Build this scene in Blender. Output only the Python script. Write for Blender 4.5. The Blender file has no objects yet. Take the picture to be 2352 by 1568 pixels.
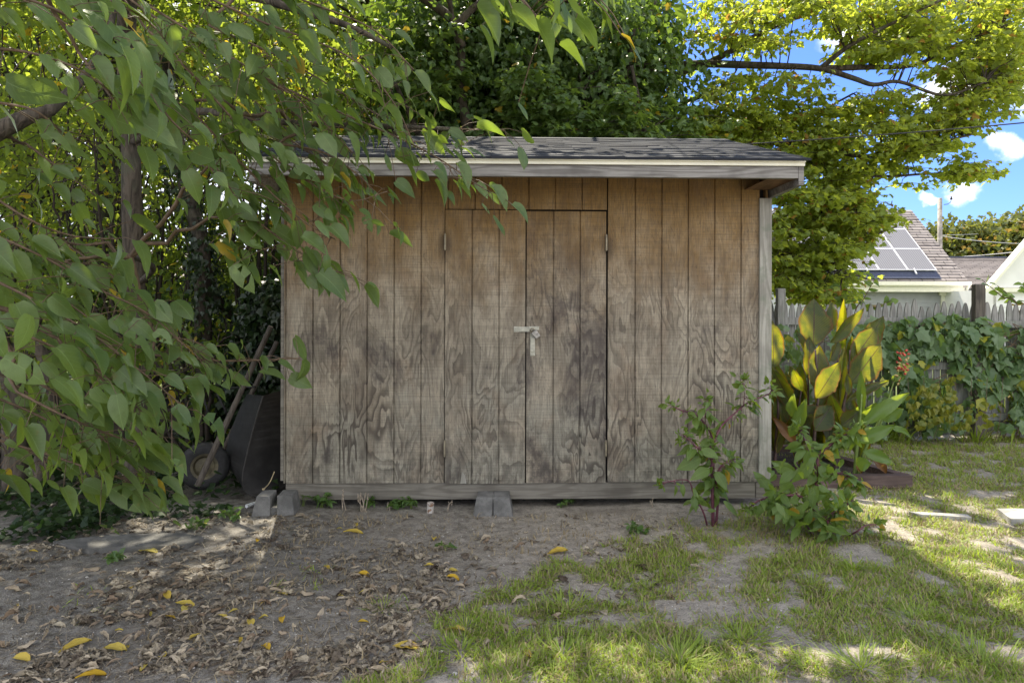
import bpy, math
import numpy as np
from mathutils import Matrix, Vector

rng = np.random.default_rng(11)
C = bpy.context.scene.collection
SC = bpy.context.scene

# ------------------------------------------------------------------ camera
CAM_H, FPX, CX, HY = 1.51, 1568.0, 1176.0, 708.0
YAW, ROLL = math.radians(1.3), math.radians(0.15)
camd = bpy.data.cameras.new('camera')
cam = bpy.data.objects.new('camera', camd)
C.objects.link(cam)
CM = Matrix.Translation((0, 0, CAM_H)) @ Matrix.Rotation(-YAW, 4, 'Z') @ Matrix.Rotation(math.radians(90), 4, 'X') @ Matrix.Rotation(ROLL, 4, 'Z')
cam.matrix_world = CM
camd.sensor_width = 36.0
camd.lens = 24.0
camd.shift_y = -76.0 / 2352.0
camd.clip_start = 0.05
camd.clip_end = 3000
SC.camera = cam
CMN = np.array(CM)


def P(px, py, d):
    """A point seen at (px, py) of a 2352 px wide view, d metres deep."""
    v = np.array([(px - CX) / FPX * d, (HY - py) / FPX * d, -d, 1.0])
    return (CMN @ v)[:3]


def PP(a):
    a = np.asarray(a, float)
    v = np.stack([(a[:, 0] - CX) / FPX * a[:, 2], (HY - a[:, 1]) / FPX * a[:, 2], -a[:, 2], np.ones(len(a))], 1)
    return (v @ CMN.T)[:, :3]


def G(px, py, z=0.0):
    o = CMN[:3, 3]
    r = P(px, py, 1.0) - o
    return o + r * ((z - o[2]) / r[2])


# ------------------------------------------------------------------ light
SUN_AZ, SUN_EL = math.radians(12), math.radians(57)     # left of straight ahead
SUND = np.array([-math.sin(SUN_AZ) * math.cos(SUN_EL), math.cos(SUN_AZ) * math.cos(SUN_EL), math.sin(SUN_EL)])
sl = bpy.data.lights.new('sun', 'SUN')
sl.energy = 5.0
sl.angle = math.radians(0.53)
sl.color = (1.0, 0.91, 0.74)
sun = bpy.data.objects.new('sun', sl)
C.objects.link(sun)
sun.rotation_euler = Vector(SUND).to_track_quat('Z', 'Y').to_euler()

SC.view_settings.view_transform = 'Standard'
SC.view_settings.look = 'None'
SC.view_settings.exposure = 1.22
SC.view_settings.gamma = 1.0
SC.cycles.max_bounces = 8
SC.cycles.diffuse_bounces = 4
SC.cycles.transmission_bounces = 4
SC.cycles.transparent_max_bounces = 6
SC.cycles.sample_clamp_indirect = 6.0
SC.cycles.caustics_reflective = False
SC.cycles.caustics_refractive = False


# ------------------------------------------------------------------ node helper
class NT:
    def __init__(s, tree):
        s.t = tree
        s.t.nodes.clear()

    def n(s, kind, ins=None, **props):
        nd = s.t.nodes.new(kind)
        for k, v in props.items():
            setattr(nd, k, v)
        for k, v in (ins or {}).items():
            sk = nd.inputs[k]
            if hasattr(v, 'is_output') or isinstance(v, bpy.types.NodeSocket):
                s.t.links.new(v, sk)
            elif isinstance(v, (tuple, list)) and len(v) == 3 and sk.type == 'RGBA':
                sk.default_value = (*v, 1.0)
            else:
                sk.default_value = v
        return nd

    def math(s, op, a, b=0.0, c=0.0, clamp=False):
        return s.n('ShaderNodeMath', {0: a, 1: b, 2: c}, operation=op, use_clamp=clamp).outputs[0]

    def vmath(s, op, a, b=(0, 0, 0)):
        nd = s.n('ShaderNodeVectorMath', {0: a, 1: b}, operation=op)
        return nd.outputs[1] if op in ('DISTANCE', 'LENGTH', 'DOT_PRODUCT') else nd.outputs[0]

    def mix(s, f, a, b, blend='MIX'):
        nd = s.n('ShaderNodeMix', data_type='RGBA', blend_type=blend)
        for i, v in ((0, f), (6, a), (7, b)):
            if isinstance(v, bpy.types.NodeSocket):
                s.t.links.new(v, nd.inputs[i])
            elif isinstance(v, (tuple, list)):
                nd.inputs[i].default_value = (*v, 1.0)
            else:
                nd.inputs[i].default_value = v
        return nd.outputs[2]

    def ss(s, x, a, b):
        nd = s.n('ShaderNodeMapRange', {0: x, 1: a, 2: b, 3: 0.0, 4: 1.0}, interpolation_type='SMOOTHSTEP')
        return nd.outputs[0]

    def noise(s, vec, scale, detail=3, rough=0.5, dist=0.0, out=0):
        return s.n('ShaderNodeTexNoise', {'Vector': vec, 'Scale': scale, 'Detail': detail, 'Roughness': rough, 'Distortion': dist}).outputs[out]

    def mapv(s, vec, scale=(1, 1, 1), loc=(0, 0, 0)):
        return s.n('ShaderNodeMapping', {'Vector': vec, 'Scale': scale, 'Location': loc}).outputs[0]

    def obj(s):
        return s.n('ShaderNodeTexCoord').outputs['Object']

    def bump(s, h, strength=0.3, dist=0.01):
        return s.n('ShaderNodeBump', {'Height': h, 'Strength': strength, 'Distance': dist}).outputs[0]

    def out(s, sh):
        o = s.n('ShaderNodeOutputMaterial')
        s.t.links.new(sh, o.inputs[0])

    def pr(s, col, rough=0.7, normal=None, metal=0.0, spec=0.5):
        ins = {'Base Color': col, 'Roughness': rough, 'Metallic': metal, 'Specular IOR Level': spec}
        if normal is not None:
            ins['Normal'] = normal
        return s.n('ShaderNodeBsdfPrincipled', ins).outputs[0]


def newmat(name):
    m = bpy.data.materials.new(name)
    m.use_nodes = True
    return m, NT(m.node_tree)


# ------------------------------------------------------------------ sky
w = bpy.data.worlds.new('World')
SC.world = w
w.use_nodes = True
t = NT(w.node_tree)
sky = t.n('ShaderNodeTexSky', sky_type='NISHITA', sun_disc=False, sun_elevation=SUN_EL, sun_rotation=-SUN_AZ,
          air_density=1.0, dust_density=0.3, ozone_density=3.0, altitude=0)
dirv = t.n('ShaderNodeTexCoord').outputs['Generated']
skyc = t.mix(1.0, sky.outputs[0], (0.47, 0.62, 1.06), 'MULTIPLY')
nz = t.noise(dirv, 9.0, 6, 0.6, out=1)
nzc = t.vmath('SUBTRACT', nz, (0.5, 0.5, 0.5))
cl = None
for (px, py, rx, sx) in ((2298, 358, 0.019, 1.0), (2285, 348, 0.015, 1.2), (2212, 449, 0.018, 1.3), (2140, 462, 0.009, 1.8), (2310, 165, 0.055, 1.5),
                         (2190, 205, 0.032, 1.6), (1960, 85, 0.03, 1.4), (2228, 458, 0.012, 1.6), (2440, 190, 0.05, 1.5)):
    c = P(px, py, 1.0) - CMN[:3, 3]
    c = c / np.linalg.norm(c)
    dd = t.vmath('SUBTRACT', t.n('ShaderNodeVectorMath', {0: nzc, 1: (0.09, 0.09, 0.09), 2: dirv}, operation='MULTIPLY_ADD').outputs[0], tuple(c))
    L = t.vmath('LENGTH', t.mapv(dd, (1 / sx, 1 / sx, 1.0)))
    m = t.ss(L, rx, rx * 0.25)
    cl = m if cl is None else t.math('MAXIMUM', cl, m)
# bright cloud added behind the camera and overhead, unseen, to fill the shaded front
sep = t.n('ShaderNodeSeparateXYZ', {0: dirv})
nb = t.noise(dirv, 2.3, 5, 0.55)
back = t.ss(sep.outputs[1], 0.25, -0.35)
cb = t.math('MULTIPLY', t.ss(nb, 0.36, 0.56), back)
cl = t.math('MAXIMUM', cl, cb)
veil = t.math('MULTIPLY', t.ss(sep.outputs[0], 0.30, -0.25), t.ss(sep.outputs[1], 0.1, 0.6))   # thin bright haze round the sun
cl = t.math('MAXIMUM', cl, t.math('MULTIPLY', veil, 0.75))
colr = t.mix(cl, skyc, (10.2, 10.1, 10.0))
bg = t.n('ShaderNodeBackground', {0: colr, 1: 0.1})
wo = t.n('ShaderNodeOutputWorld', {0: bg.outputs[0]})


# ------------------------------------------------------------------ numeric noise
def _hash(ix, iy, seed):
    h = (ix.astype(np.int64) * 374761393 + iy.astype(np.int64) * 668265263 + seed * 1274126177) & 0x7fffffff
    h = ((h ^ (h >> 13)) * 1274126177) & 0x7fffffff
    return ((h ^ (h >> 16)) & 0xffff) / 65535.0


def vnoise(x, y, seed=0):
    x = np.asarray(x, float); y = np.asarray(y, float)
    ix = np.floor(x); iy = np.floor(y)
    fx = x - ix; fy = y - iy
    fx = fx * fx * (3 - 2 * fx); fy = fy * fy * (3 - 2 * fy)
    a = _hash(ix, iy, seed); b = _hash(ix + 1, iy, seed); c = _hash(ix, iy + 1, seed); d = _hash(ix + 1, iy + 1, seed)
    return (a * (1 - fx) + b * fx) * (1 - fy) + (c * (1 - fx) + d * fx) * fy


def fbm(x, y, seed=0, o=4):
    s = 0; a = 0.5; tot = 0
    for i in range(o):
        s = s + a * vnoise(x * 2 ** i, y * 2 ** i, seed + i); tot += a; a *= 0.5
    return s / tot


def sstep(x, a, b):
    u = np.clip((x - a) / (b - a), 0, 1)
    return u * u * (3 - 2 * u)


def nrm(v):
    return v / np.maximum(np.linalg.norm(v, axis=-1, keepdims=True), 1e-9)


# ------------------------------------------------------------------ objects
WL = {}


def link(o):
    C.objects.link(o)


def empty(name, label, cat, loc, group=None):
    o = bpy.data.objects.new(name, None)
    link(o)
    o.empty_display_size = 0.1
    o.location = [float(v) for v in loc]
    WL[o.name] = np.array(loc, float)
    o['label'] = label
    o['category'] = cat
    if group:
        o['group'] = group
    return o


def tag(o, label, cat, group=None):
    o['label'] = label
    o['category'] = cat
    if group:
        o['group'] = group
    return o


def kind(o, k, label=None, cat=None):
    o['kind'] = k
    if label:
        o['label'] = label
    if cat:
        o['category'] = cat
    return o


class MB:
    def __init__(s):
        s.V = []; s.F = {}; s.U = []; s.n = 0; s.hasuv = False

    def add(s, V, F, U=None):
        V = np.asarray(V, float)
        F = np.asarray(F, int)
        s.V.append(V)
        if U is None:
            U = np.zeros((len(V), 2))
        else:
            s.hasuv = True
        s.U.append(U)
        s.F.setdefault(F.shape[1], []).append(F + s.n)
        s.n += len(V)

    def box(s, x0, x1, y0, y1, z0, z1, M=None, jit=0.0):
        V = np.array([[x0, y0, z0], [x1, y0, z0], [x1, y1, z0], [x0, y1, z0], [x0, y0, z1], [x1, y0, z1], [x1, y1, z1], [x0, y1, z1]], float)
        if jit:
            V += rng.uniform(-jit, jit, V.shape)
        if M is not None:
            V = V @ M[0].T + M[1]
        s.add(V, [[3, 2, 1, 0], [4, 5, 6, 7], [0, 1, 5, 4], [1, 2, 6, 5], [2, 3, 7, 6], [3, 0, 4, 7]])

    def prism(s, poly, ext):
        """poly: (n,3) planar outline, ext: extrusion vector."""
        p = np.asarray(poly, float)
        n = len(p)
        V = np.concatenate([p, p + np.asarray(ext, float)])
        s.add(V, [list(range(n))[::-1]])
        s.add(V[n:], [list(range(n))])
        i = np.arange(n); j = (i + 1) % n
        s.add(V, np.stack([i, j, j + n, i + n], 1))

    def tube(s, pts, rad, sides=6, cap=True, flat=1.0):
        p = np.asarray(pts, float)
        n = len(p)
        r = np.broadcast_to(np.asarray(rad, float), (n,))
        tg = np.gradient(p, axis=0)
        tg = nrm(tg)
        ref = np.array([0.31, 0.17, 0.94]) if abs(tg[:, 2]).mean() < 0.8 else np.array([0.93, 0.31, 0.12])
        a = nrm(np.cross(tg, ref)); b = np.cross(tg, a)
        th = np.linspace(0, 2 * np.pi, sides, endpoint=False)
        V = p[:, None, :] + r[:, None, None] * (np.cos(th)[None, :, None] * a[:, None, :] + flat * np.sin(th)[None, :, None] * b[:, None, :])
        V = V.reshape(-1, 3)
        i, j = np.meshgrid(np.arange(n - 1), np.arange(sides), indexing='ij')
        j2 = (j + 1) % sides
        F = np.stack([i * sides + j, i * sides + j2, (i + 1) * sides + j2, (i + 1) * sides + j], -1).reshape(-1, 4)
        U = np.stack([np.tile(np.arange(sides) / sides, n), np.repeat(np.arange(n) * 0.2, sides)], 1)
        s.add(V, F, U)
        if cap:
            s.F.setdefault(sides, []).append(np.array([list(range(sides))[::-1], list(range((n - 1) * sides, n * sides))]) + (s.n - n * sides))

    def lathe(s, prof, c, axis=(0, 0, 1), sides=24):
        ax = np.asarray(axis, float); ax /= np.linalg.norm(ax)
        ref = np.array([0, 0, 1.0]) if abs(ax[2]) < 0.9 else np.array([1.0, 0, 0])
        a = np.cross(ax, ref); a /= np.linalg.norm(a); b = np.cross(ax, a)
        pr = np.asarray(prof, float)
        th = np.linspace(0, 2 * np.pi, sides, endpoint=False)
        V = np.asarray(c, float) + pr[:, None, 0:1] * (np.cos(th)[None, :, None] * a + np.sin(th)[None, :, None] * b) + pr[:, None, 1:2] * ax
        V = V.reshape(-1, 3)
        n = len(pr)
        i, j = np.meshgrid(np.arange(n - 1), np.arange(sides), indexing='ij')
        j2 = (j + 1) % sides
        F = np.stack([i * sides + j, i * sides + j2, (i + 1) * sides + j2, (i + 1) * sides + j], -1).reshape(-1, 4)
        s.add(V, F)

    def build(s, name, mat, parent=None, smooth=False, bevel=0.0):
        V = np.concatenate(s.V)
        U = np.concatenate(s.U)
        off = np.zeros(3)
        if parent is not None:
            off = WL[parent.name]
        V = V - off
        me = bpy.data.meshes.new(name)
        me.vertices.add(len(V))
        me.vertices.foreach_set('co', V.astype(np.float32).ravel())
        idx = []; tot = []
        for k, fs in s.F.items():
            f = np.concatenate(fs)
            idx.append(f.ravel()); tot.append(np.full(len(f), k))
        idx = np.concatenate(idx).astype(np.int32); tot = np.concatenate(tot).astype(np.int32)
        me.loops.add(len(idx))
        me.loops.foreach_set('vertex_index', idx)
        me.polygons.add(len(tot))
        st = np.concatenate([[0], np.cumsum(tot)[:-1]]).astype(np.int32)
        me.polygons.foreach_set('loop_start', st)
        me.polygons.foreach_set('loop_total', tot)
        if s.hasuv:
            uvl = me.uv_layers.new(name='UVMap')
            uvl.data.foreach_set('uv', U[idx].astype(np.float32).ravel())
        me.update(calc_edges=True)
        me.polygons.foreach_set('use_smooth', np.full(len(tot), bool(smooth)))
        me.materials.append(mat)
        o = bpy.data.objects.new(name, me)
        link(o)
        if parent is not None:
            o.parent = parent
        WL[o.name] = off.copy()
        if bevel:
            b = o.modifiers.new('bevel', 'BEVEL')
            b.width = bevel; b.segments = 2; b.limit_method = 'ANGLE'
        return o


def smooth_path(pts, n=6):
    p = np.asarray(pts, float)
    if len(p) < 3:
        tt = np.linspace(0, 1, n + 1)[:, None]
        return p[0] * (1 - tt) + p[-1] * tt
    q = np.concatenate([[2 * p[0] - p[1]], p, [2 * p[-1] - p[-2]]])
    out = []
    for i in range(1, len(q) - 2):
        for k in range(n):
            u = k / n
            a, b, c, d = q[i - 1], q[i], q[i + 1], q[i + 2]
            out.append(0.5 * (2 * b + (c - a) * u + (2 * a - 5 * b + 4 * c - d) * u * u + (3 * b - a - 3 * c + d) * u ** 3))
    out.append(p[-1])
    return np.array(out)


# ------------------------------------------------------------------ leaf templates (verts, tris, uv)
def blade_template(ts, hw, fold=0.25, bend=0.2, wave=0.0, seed=0, twist=0.0):
    r = np.random.default_rng(seed)
    V = []; U = []; rows = []
    for tt, h in zip(ts, hw):
        z = -bend * tt * tt
        y = tt * (1 - 0.12 * bend * tt)
        row = []
        for sgn in ((-1, 0, 1) if h > 0.004 else (0,)):
            zz = z + fold * h * abs(sgn) + (wave * r.uniform(-1, 1) if sgn else 0)
            x = sgn * h
            ct, st_ = math.cos(twist * tt), math.sin(twist * tt)
            row.append(len(V)); V.append((x * ct - (zz - z) * st_, y, z + x * st_ + (zz - z) * ct)); U.append((0.5 + 0.5 * sgn * min(1, h / max(hw)), tt))
        rows.append(row)
    F = []
    for a, b in zip(rows[:-1], rows[1:]):
        if len(a) == 1 and len(b) == 3:
            F += [(a[0], b[1], b[0]), (a[0], b[2], b[1])]
        elif len(a) == 3 and len(b) == 1:
            F += [(a[0], a[1], b[0]), (a[1], a[2], b[0])]
        else:
            for k in (0, 1):
                F += [(a[k], a[k + 1], b[k + 1]), (a[k], b[k + 1], b[k])]
    return np.array(V), np.array(F), np.array(U)


def heart(fold, bend, wave, seed, wd=0.33):
    ts = [0.0, 0.04, 0.16, 0.30, 0.48, 0.66, 0.82, 0.93, 1.0]
    hw = np.array([0.0, 0.20, 0.34, 0.37, 0.35, 0.27, 0.15, 0.05, 0.0]) * (wd / 0.37)
    V, F, U = blade_template(ts, hw, fold, bend, wave, seed, twist=np.random.default_rng(seed + 50).uniform(-.5, .5))
    V[1, 1] -= 0.05; V[3, 1] -= 0.05
    return V, F, U


def eaten(tpl, seed):
    V, F, U = tpl
    r = np.random.default_rng(seed)
    keep = np.ones(len(F), bool)
    edge = np.where((np.abs(U[F].mean(1)[:, 0] - .5) > .12) & (U[F].mean(1)[:, 1] > .15))[0]
    keep[r.choice(edge, 3, replace=False)] = False
    return V, F[keep], U


HEARTS = [heart(f, b, wv, i, wd) for i, (f, b, wv, wd) in enumerate(((0.15, 0.15, .012, .35), (0.45, 0.3, .012, .31), (0.3, 0.5, .02, .33), (0.7, 0.2, .015, .30), (-0.2, 0.35, .02, .36), (0.1, 0.7, .02, .29)))]
HEARTS = HEARTS * 2 + [eaten(HEARTS[0], 1), eaten(HEARTS[2], 2), eaten(HEARTS[4], 5)]
OVATE = [blade_template([0, .18, .45, .75, 1.0], np.array([0, .2, .27, .17, 0]) * s_, f, b, 0, i) for i, (f, b, s_) in enumerate(((.2, .2, 1), (.5, .35, .9), (.05, .1, 1.15)))]


def lobed(seed, fold):
    r = np.random.default_rng(seed)
    o = np.array([(0, 0), (.30, .02), (.36, .22), (.56, .42), (.30, .50), (.24, .72), (0, 1.0), (-.24, .72), (-.30, .50), (-.56, .42), (-.36, .22), (-.30, .02)])
    o = o + r.normal(0, .03, o.shape)
    V = np.concatenate([[(0, .38)], o])
    z = fold * np.abs(V[:, 0]) - 0.25 * V[:, 1] ** 2
    V3 = np.column_stack([V, z])
    n = len(o)
    F = [(0, 1 + i, 1 + (i + 1) % n) for i in range(n)]
    return V3, np.array(F), np.column_stack([V[:, 0] + .5, V[:, 1]])


LOBED = [lobed(i, f) for i, f in enumerate((.15, .4, -.2))]


def lobed5(seed, fold):
    o = np.array([(0, 0), (.34, .14), (.48, .5), (.2, .6), (0, 1.0), (-.2, .6), (-.48, .5), (-.34, .14)])
    r = np.random.default_rng(seed)
    o = o + r.normal(0, .04, o.shape)
    z = fold * np.abs(o[:, 0]) - 0.2 * o[:, 1] ** 2
    V3 = np.column_stack([o, z])
    F = [(0, 1, 3), (1, 2, 3), (0, 3, 4), (0, 4, 5), (0, 5, 7), (5, 6, 7)]
    return V3, np.array(F), np.column_stack([o[:, 0] + .5, o[:, 1]])


LOB5 = [lobed5(i, f) for i, f in enumerate((.1, .4, -.25, .7))]


def scatter(mb, templates, pos, dirs, normals, size, widths=None):
    pos = np.asarray(pos, float)
    N = len(pos)
    if N == 0:
        return
    Y = nrm(np.asarray(dirs, float))
    Z = np.asarray(normals, float)
    Z = nrm(Z - (Z * Y).sum(1, keepdims=True) * Y)
    X = np.cross(Y, Z)
    size = np.broadcast_to(np.asarray(size, float), (N,))
    widths = np.ones(N) if widths is None else widths
    pick = rng.integers(0, len(templates), N)
    for k, (V, F, U) in enumerate(templates):
        m = np.where(pick == k)[0]
        if not len(m):
            continue
        W = pos[m][:, None, :] + size[m][:, None, None] * (V[None, :, 0:1] * widths[m][:, None, None] * X[m][:, None, :] + V[None, :, 1:2] * Y[m][:, None, :] + V[None, :, 2:3] * Z[m][:, None, :])
        FF = (F[None] + (np.arange(len(m)) * len(V))[:, None, None]).reshape(-1, 3)
        mb.add(W.reshape(-1, 3), FF, np.tile(U, (len(m), 1)))


def rnd(n, k=3):
    return rng.normal(0, 1, (n, k))


# ------------------------------------------------------------------ materials
def leafmat(name, ca, cb, tc, trans=0.4, rough=0.45, yf=0.0, yc=(0.45, 0.33, 0.03), vein=False, spec=0.5):
    m, t = newmat(name)
    ri = t.n('ShaderNodeNewGeometry').outputs['Random Per Island']
    wn = t.n('ShaderNodeTexWhiteNoise', {'W': t.math('MULTIPLY', ri, 91.7)}, noise_dimensions='1D').outputs[0]
    col = t.mix(ri, ca, cb)
    tcol = t.mix(ri, tc, tuple(0.72 * v for v in tc))
    if yf:
        f = t.math('LESS_THAN', wn, yf)
        col = t.mix(f, col, yc)
        tcol = t.mix(f, tcol, tuple(min(1, 1.3 * v) for v in yc))
    nz = t.noise(t.obj(), 45.0, 3)
    col = t.mix(t.math('MULTIPLY', t.ss(nz, .45, .75), .35), col, tuple(0.6 * v for v in ca))
    nrmv = None
    if vein:
        sp1 = t.noise(t.obj(), 24.0, 4, .65)
        col = t.mix(t.math('MULTIPLY', t.ss(sp1, .60, .68), .55), col, (.16, .12, .035))
        col = t.mix(t.math('MULTIPLY', t.ss(t.noise(t.obj(), 70.0, 2, .5), .70, .74), .7), col, (.07, .045, .02))
        uv = t.n('ShaderNodeTexCoord').outputs['UV']
        sx = t.n('ShaderNodeSeparateXYZ', {0: uv})
        au = t.math('ABSOLUTE', t.math('SUBTRACT', sx.outputs[0], .5))
        ph = t.math('SUBTRACT', t.math('MULTIPLY', sx.outputs[1], 9.0), t.math('MULTIPLY', au, 5.0))
        v1 = t.ss(t.math('PINGPONG', ph, .5), .07, .0)
        v2 = t.ss(au, .022, .006)
        v = t.math('MAXIMUM', t.math('MULTIPLY', v1, .45), v2)
        col = t.mix(t.math('MULTIPLY', v, .55), col, tuple(min(1, 1.9 * q) for q in cb))
        nrmv = t.bump(t.math('MULTIPLY', v, -1.0), .25, .004)
    sh = t.pr(col, rough, nrmv, spec=spec)
    tr = t.n('ShaderNodeBsdfTranslucent', {0: tcol}).outputs[0]
    mx = t.n('ShaderNodeMixShader', {0: trans, 1: sh, 2: tr})
    t.out(mx.outputs[0])
    return m


def simple(name, col, rough=0.7, metal=0.0, var=0.25, scale=20.0, bump=0.0, spec=0.5):
    m, t = newmat(name)
    nz = t.noise(t.obj(), scale, 5, .6)
    c = t.mix(t.math('MULTIPLY', t.ss(nz, .35, .7), 1.0), tuple(v * (1 - var) for v in col), tuple(min(1, v * (1 + var)) for v in col))
    t.out(t.pr(c, rough, t.bump(nz, bump, .01) if bump else None, metal, spec))
    return m


def bark(name, ca, cb, sc=1.0):
    m, t = newmat(name)
    o = t.obj()
    v = t.mapv(o, (22 * sc, 22 * sc, 4 * sc))
    n1 = t.noise(v, 1.0, 6, .65, 1.0)
    n2 = t.noise(o, 6, 3)
    c = t.mix(t.ss(n1, .35, .65), ca, cb)
    c = t.mix(t.math('MULTIPLY', t.ss(n2, .5, .7), .45), c, (.10, .11, .075))
    t.out(t.pr(c, .85, t.bump(n1, .7, .02), spec=.2))
    return m


def wood(name, light, dark, axis='x', sc=1.0, moss=0.0, grainf=10.0):
    """weathered sawn timber, grain running along axis"""
    m, t = newmat(name)
    o = t.obj()
    k = {'x': (.35, 3.2, 3.2), 'y': (3.2, .35, 3.2), 'z': (3.2, 3.2, .35)}[axis]
    f = {'x': (3, 120, 120), 'y': (120, 3, 120), 'z': (120, 120, 3)}[axis]
    n1 = t.noise(t.mapv(o, tuple(v * sc for v in k)), 2.0, 2, .5)
    g = t.math('SINE', t.math('MULTIPLY', n1, grainf * 6.28))
    fib = t.noise(t.mapv(o, tuple(v * sc for v in f)), 1.0, 3)
    big = t.noise(o, 2.3, 4, .6)
    c = t.mix(t.math('MULTIPLY', t.ss(g, -.2, .9), .55), light, dark)
    c = t.mix(t.math('MULTIPLY', t.ss(fib, .45, .7), .55), c, dark)
    c = t.mix(t.math('MULTIPLY', t.ss(big, .45, .7), .5), c, tuple(.55 * v for v in dark))
    if moss:
        c = t.mix(t.math('MULTIPLY', t.ss(t.noise(o, 5, 5, .65), .48, .68), moss), c, (.16, .19, .14))
    h = t.math('ADD', t.math('MULTIPLY', g, .25), fib)
    t.out(t.pr(c, .85, t.bump(h, .5, .004), spec=.25))
    return m


def siding(name, seed=0.0, top=(2.0, 2.35), stain=0.0, hinges=()):
    """rotary cut plywood siding, bleached grey below, still brown where the eave keeps the rain off"""
    m, t = newmat(name)
    o = t.mapv(t.obj(), (1, 1, 1), (seed * 3.1, 0, seed * 1.7))
    oz = t.n('ShaderNodeSeparateXYZ', {0: t.obj()}).outputs[2]
    mid = t.noise(t.mapv(o, (2.2, 0, 1.0)), 2.0, 5, .65)
    fine = t.noise(t.mapv(o, (14, 0, 9)), 1.0, 5, .7)
    n1 = t.noise(t.mapv(o, (3.6, 0, 1.15)), 1.2, 3.2, .5, .5)
    wig = t.math('MULTIPLY', t.math('SUBTRACT', fine, .5), .10)
    saw_t = t.math('FRACT', t.math('ADD', t.math('MULTIPLY', n1, 13.0), t.math('MULTIPLY', wig, 2.5)))
    r1 = t.math('MULTIPLY', t.ss(saw_t, .0, .62), t.ss(saw_t, 1.0, .90))      # soft early wood, sharp late wood edge
    n2 = t.noise(t.mapv(o, (7.5, 0, .75), (4, 0, 1)), 1.3, 2, .5, .3)
    r2 = t.ss(t.math('PINGPONG', t.math('MULTIPLY', n2, 14.0), .5), .04, .3)
    fib = t.noise(t.mapv(o, (170, 0, 5)), 1.0, 3, .6)
    saw = t.noise(t.mapv(o, (1.6, 0, 210)), 1.0, 2, .7)
    saw2 = t.noise(t.mapv(o, (.7, 0, 45)), 1.0, 2, .6)
    grey = t.mix(t.ss(mid, .32, .68), (.450, .395, .305), (.225, .190, .145))
    brown = t.mix(t.ss(mid, .3, .7), (.375, .235, .09), (.245, .145, .052))
    jz = t.math('ADD', oz, t.math('ADD', t.math('MULTIPLY', t.math('SUBTRACT', mid, .5), .9), t.math('MULTIPLY', t.math('SUBTRACT', fine, .5), .4)))
    wz = t.ss(jz, top[0] - .65, top[1] + .05)
    base = t.mix(wz, grey, brown)
    pale = t.math('MULTIPLY', t.ss(oz, 1.65, .5), t.ss(t.noise(o, 1.9, 4, .6), .40, .60))
    base = t.mix(t.math('MULTIPLY', pale, .75), base, (.335, .325, .268))
    red = t.ss(t.noise(t.mapv(o, (1.3, 0, .9), (1, 0, 5)), 2.4, 4, .6), .54, .68)
    base = t.mix(t.math('MULTIPLY', red, .35), base, (.27, .18, .115))
    amt = t.ss(t.noise(t.mapv(o, (1.4, 0, 1.0), (3, 0, 9)), 1.5, 3, .6), .30, .66)
    weath = t.math('SUBTRACT', 1.0, wz)
    g1 = t.math('MULTIPLY', amt, t.math('ADD', .10, t.math('MULTIPLY', weath, t.math('ADD', .40, t.math('MULTIPLY', t.ss(oz, 1.7, .4), .36)))))
    c = t.mix(t.math('MULTIPLY', t.math('SUBTRACT', 1.0, r1), g1), base, (.045, .037, .032))
    c = t.mix(t.math('MULTIPLY', t.math('SUBTRACT', 1.0, r2), .22), c, (.12, .095, .075))
    c = t.mix(t.math('MULTIPLY', t.ss(fib, .44, .70), .42), c, (.085, .07, .056))
    c = t.mix(t.math('MULTIPLY', t.ss(saw, .46, .58), .28), c, (.085, .07, .055))
    c = t.mix(t.math('MULTIPLY', t.ss(saw2, .62, .72), .08), c, (.07, .055, .045))
    # mildew: dark blotches, mostly on the bleached part
    st = t.noise(t.mapv(o, (1.5, 0, .85), (7.3, 0, 2.2)), 1.7, 6, .72, .6)
    stm = t.math('MULTIPLY', t.ss(st, .54 - stain, .70 - stain), t.math('SUBTRACT', 1.0, t.math('MULTIPLY', wz, .8)))
    stm = t.math('MULTIPLY', stm, t.math('ADD', .55, t.math('MULTIPLY', t.ss(fine, .35, .6), .45)))
    c = t.mix(t.math('MULTIPLY', stm, .74), c, (.060, .050, .050))
    low = t.math('MULTIPLY', t.ss(oz, 1.0, .15), t.ss(fine, .40, .64))
    c = t.mix(t.math('MULTIPLY', low, .5), c, (.055, .052, .046))
    pits = t.ss(t.noise(t.mapv(o, (30, 0, 16)), 1.0, 4, .75), .60, .70)
    c = t.mix(t.math('MULTIPLY', pits, .5), c, (.05, .042, .038))
    kn = t.n('ShaderNodeTexVoronoi', {'Vector': t.mapv(o, (1, 0, 1)), 'Scale': 4.9, 'Randomness': 1.0}).outputs[0]
    c = t.mix(t.math('MULTIPLY', t.ss(kn, .024, .012), .85), c, (.03, .022, .018))
    c = t.mix(t.math('MULTIPLY', t.ss(t.noise(t.mapv(o, (60, 0, 22)), 1.0, 3, .8), .56, .66), .4), c, (.055, .046, .04))
    sp = t.n('ShaderNodeSeparateXYZ', {0: t.obj()})
    for hx, hz in hinges:                                 # rust and damp stains round the hinges
        dx = t.math('MULTIPLY', t.math('SUBTRACT', sp.outputs[0], hx), 11.0)
        dz = t.math('MULTIPLY', t.math('SUBTRACT', oz, hz), 5.5)
        q = t.math('SQRT', t.math('ADD', t.math('MULTIPLY', dx, dx), t.math('MULTIPLY', dz, dz)))
        c = t.mix(t.math('MULTIPLY', t.ss(t.math('ADD', q, t.math('MULTIPLY', fine, .5)), 1.15, .3), .62), c, (.045, .035, .03))
    h = t.math('ADD', t.math('MULTIPLY', saw, .6), t.math('ADD', t.math('MULTIPLY', fib, .5), t.math('MULTIPLY', r1, .4)))
    t.out(t.pr(c, .88, t.bump(h, .8, .005), spec=.2))
    return m


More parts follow.
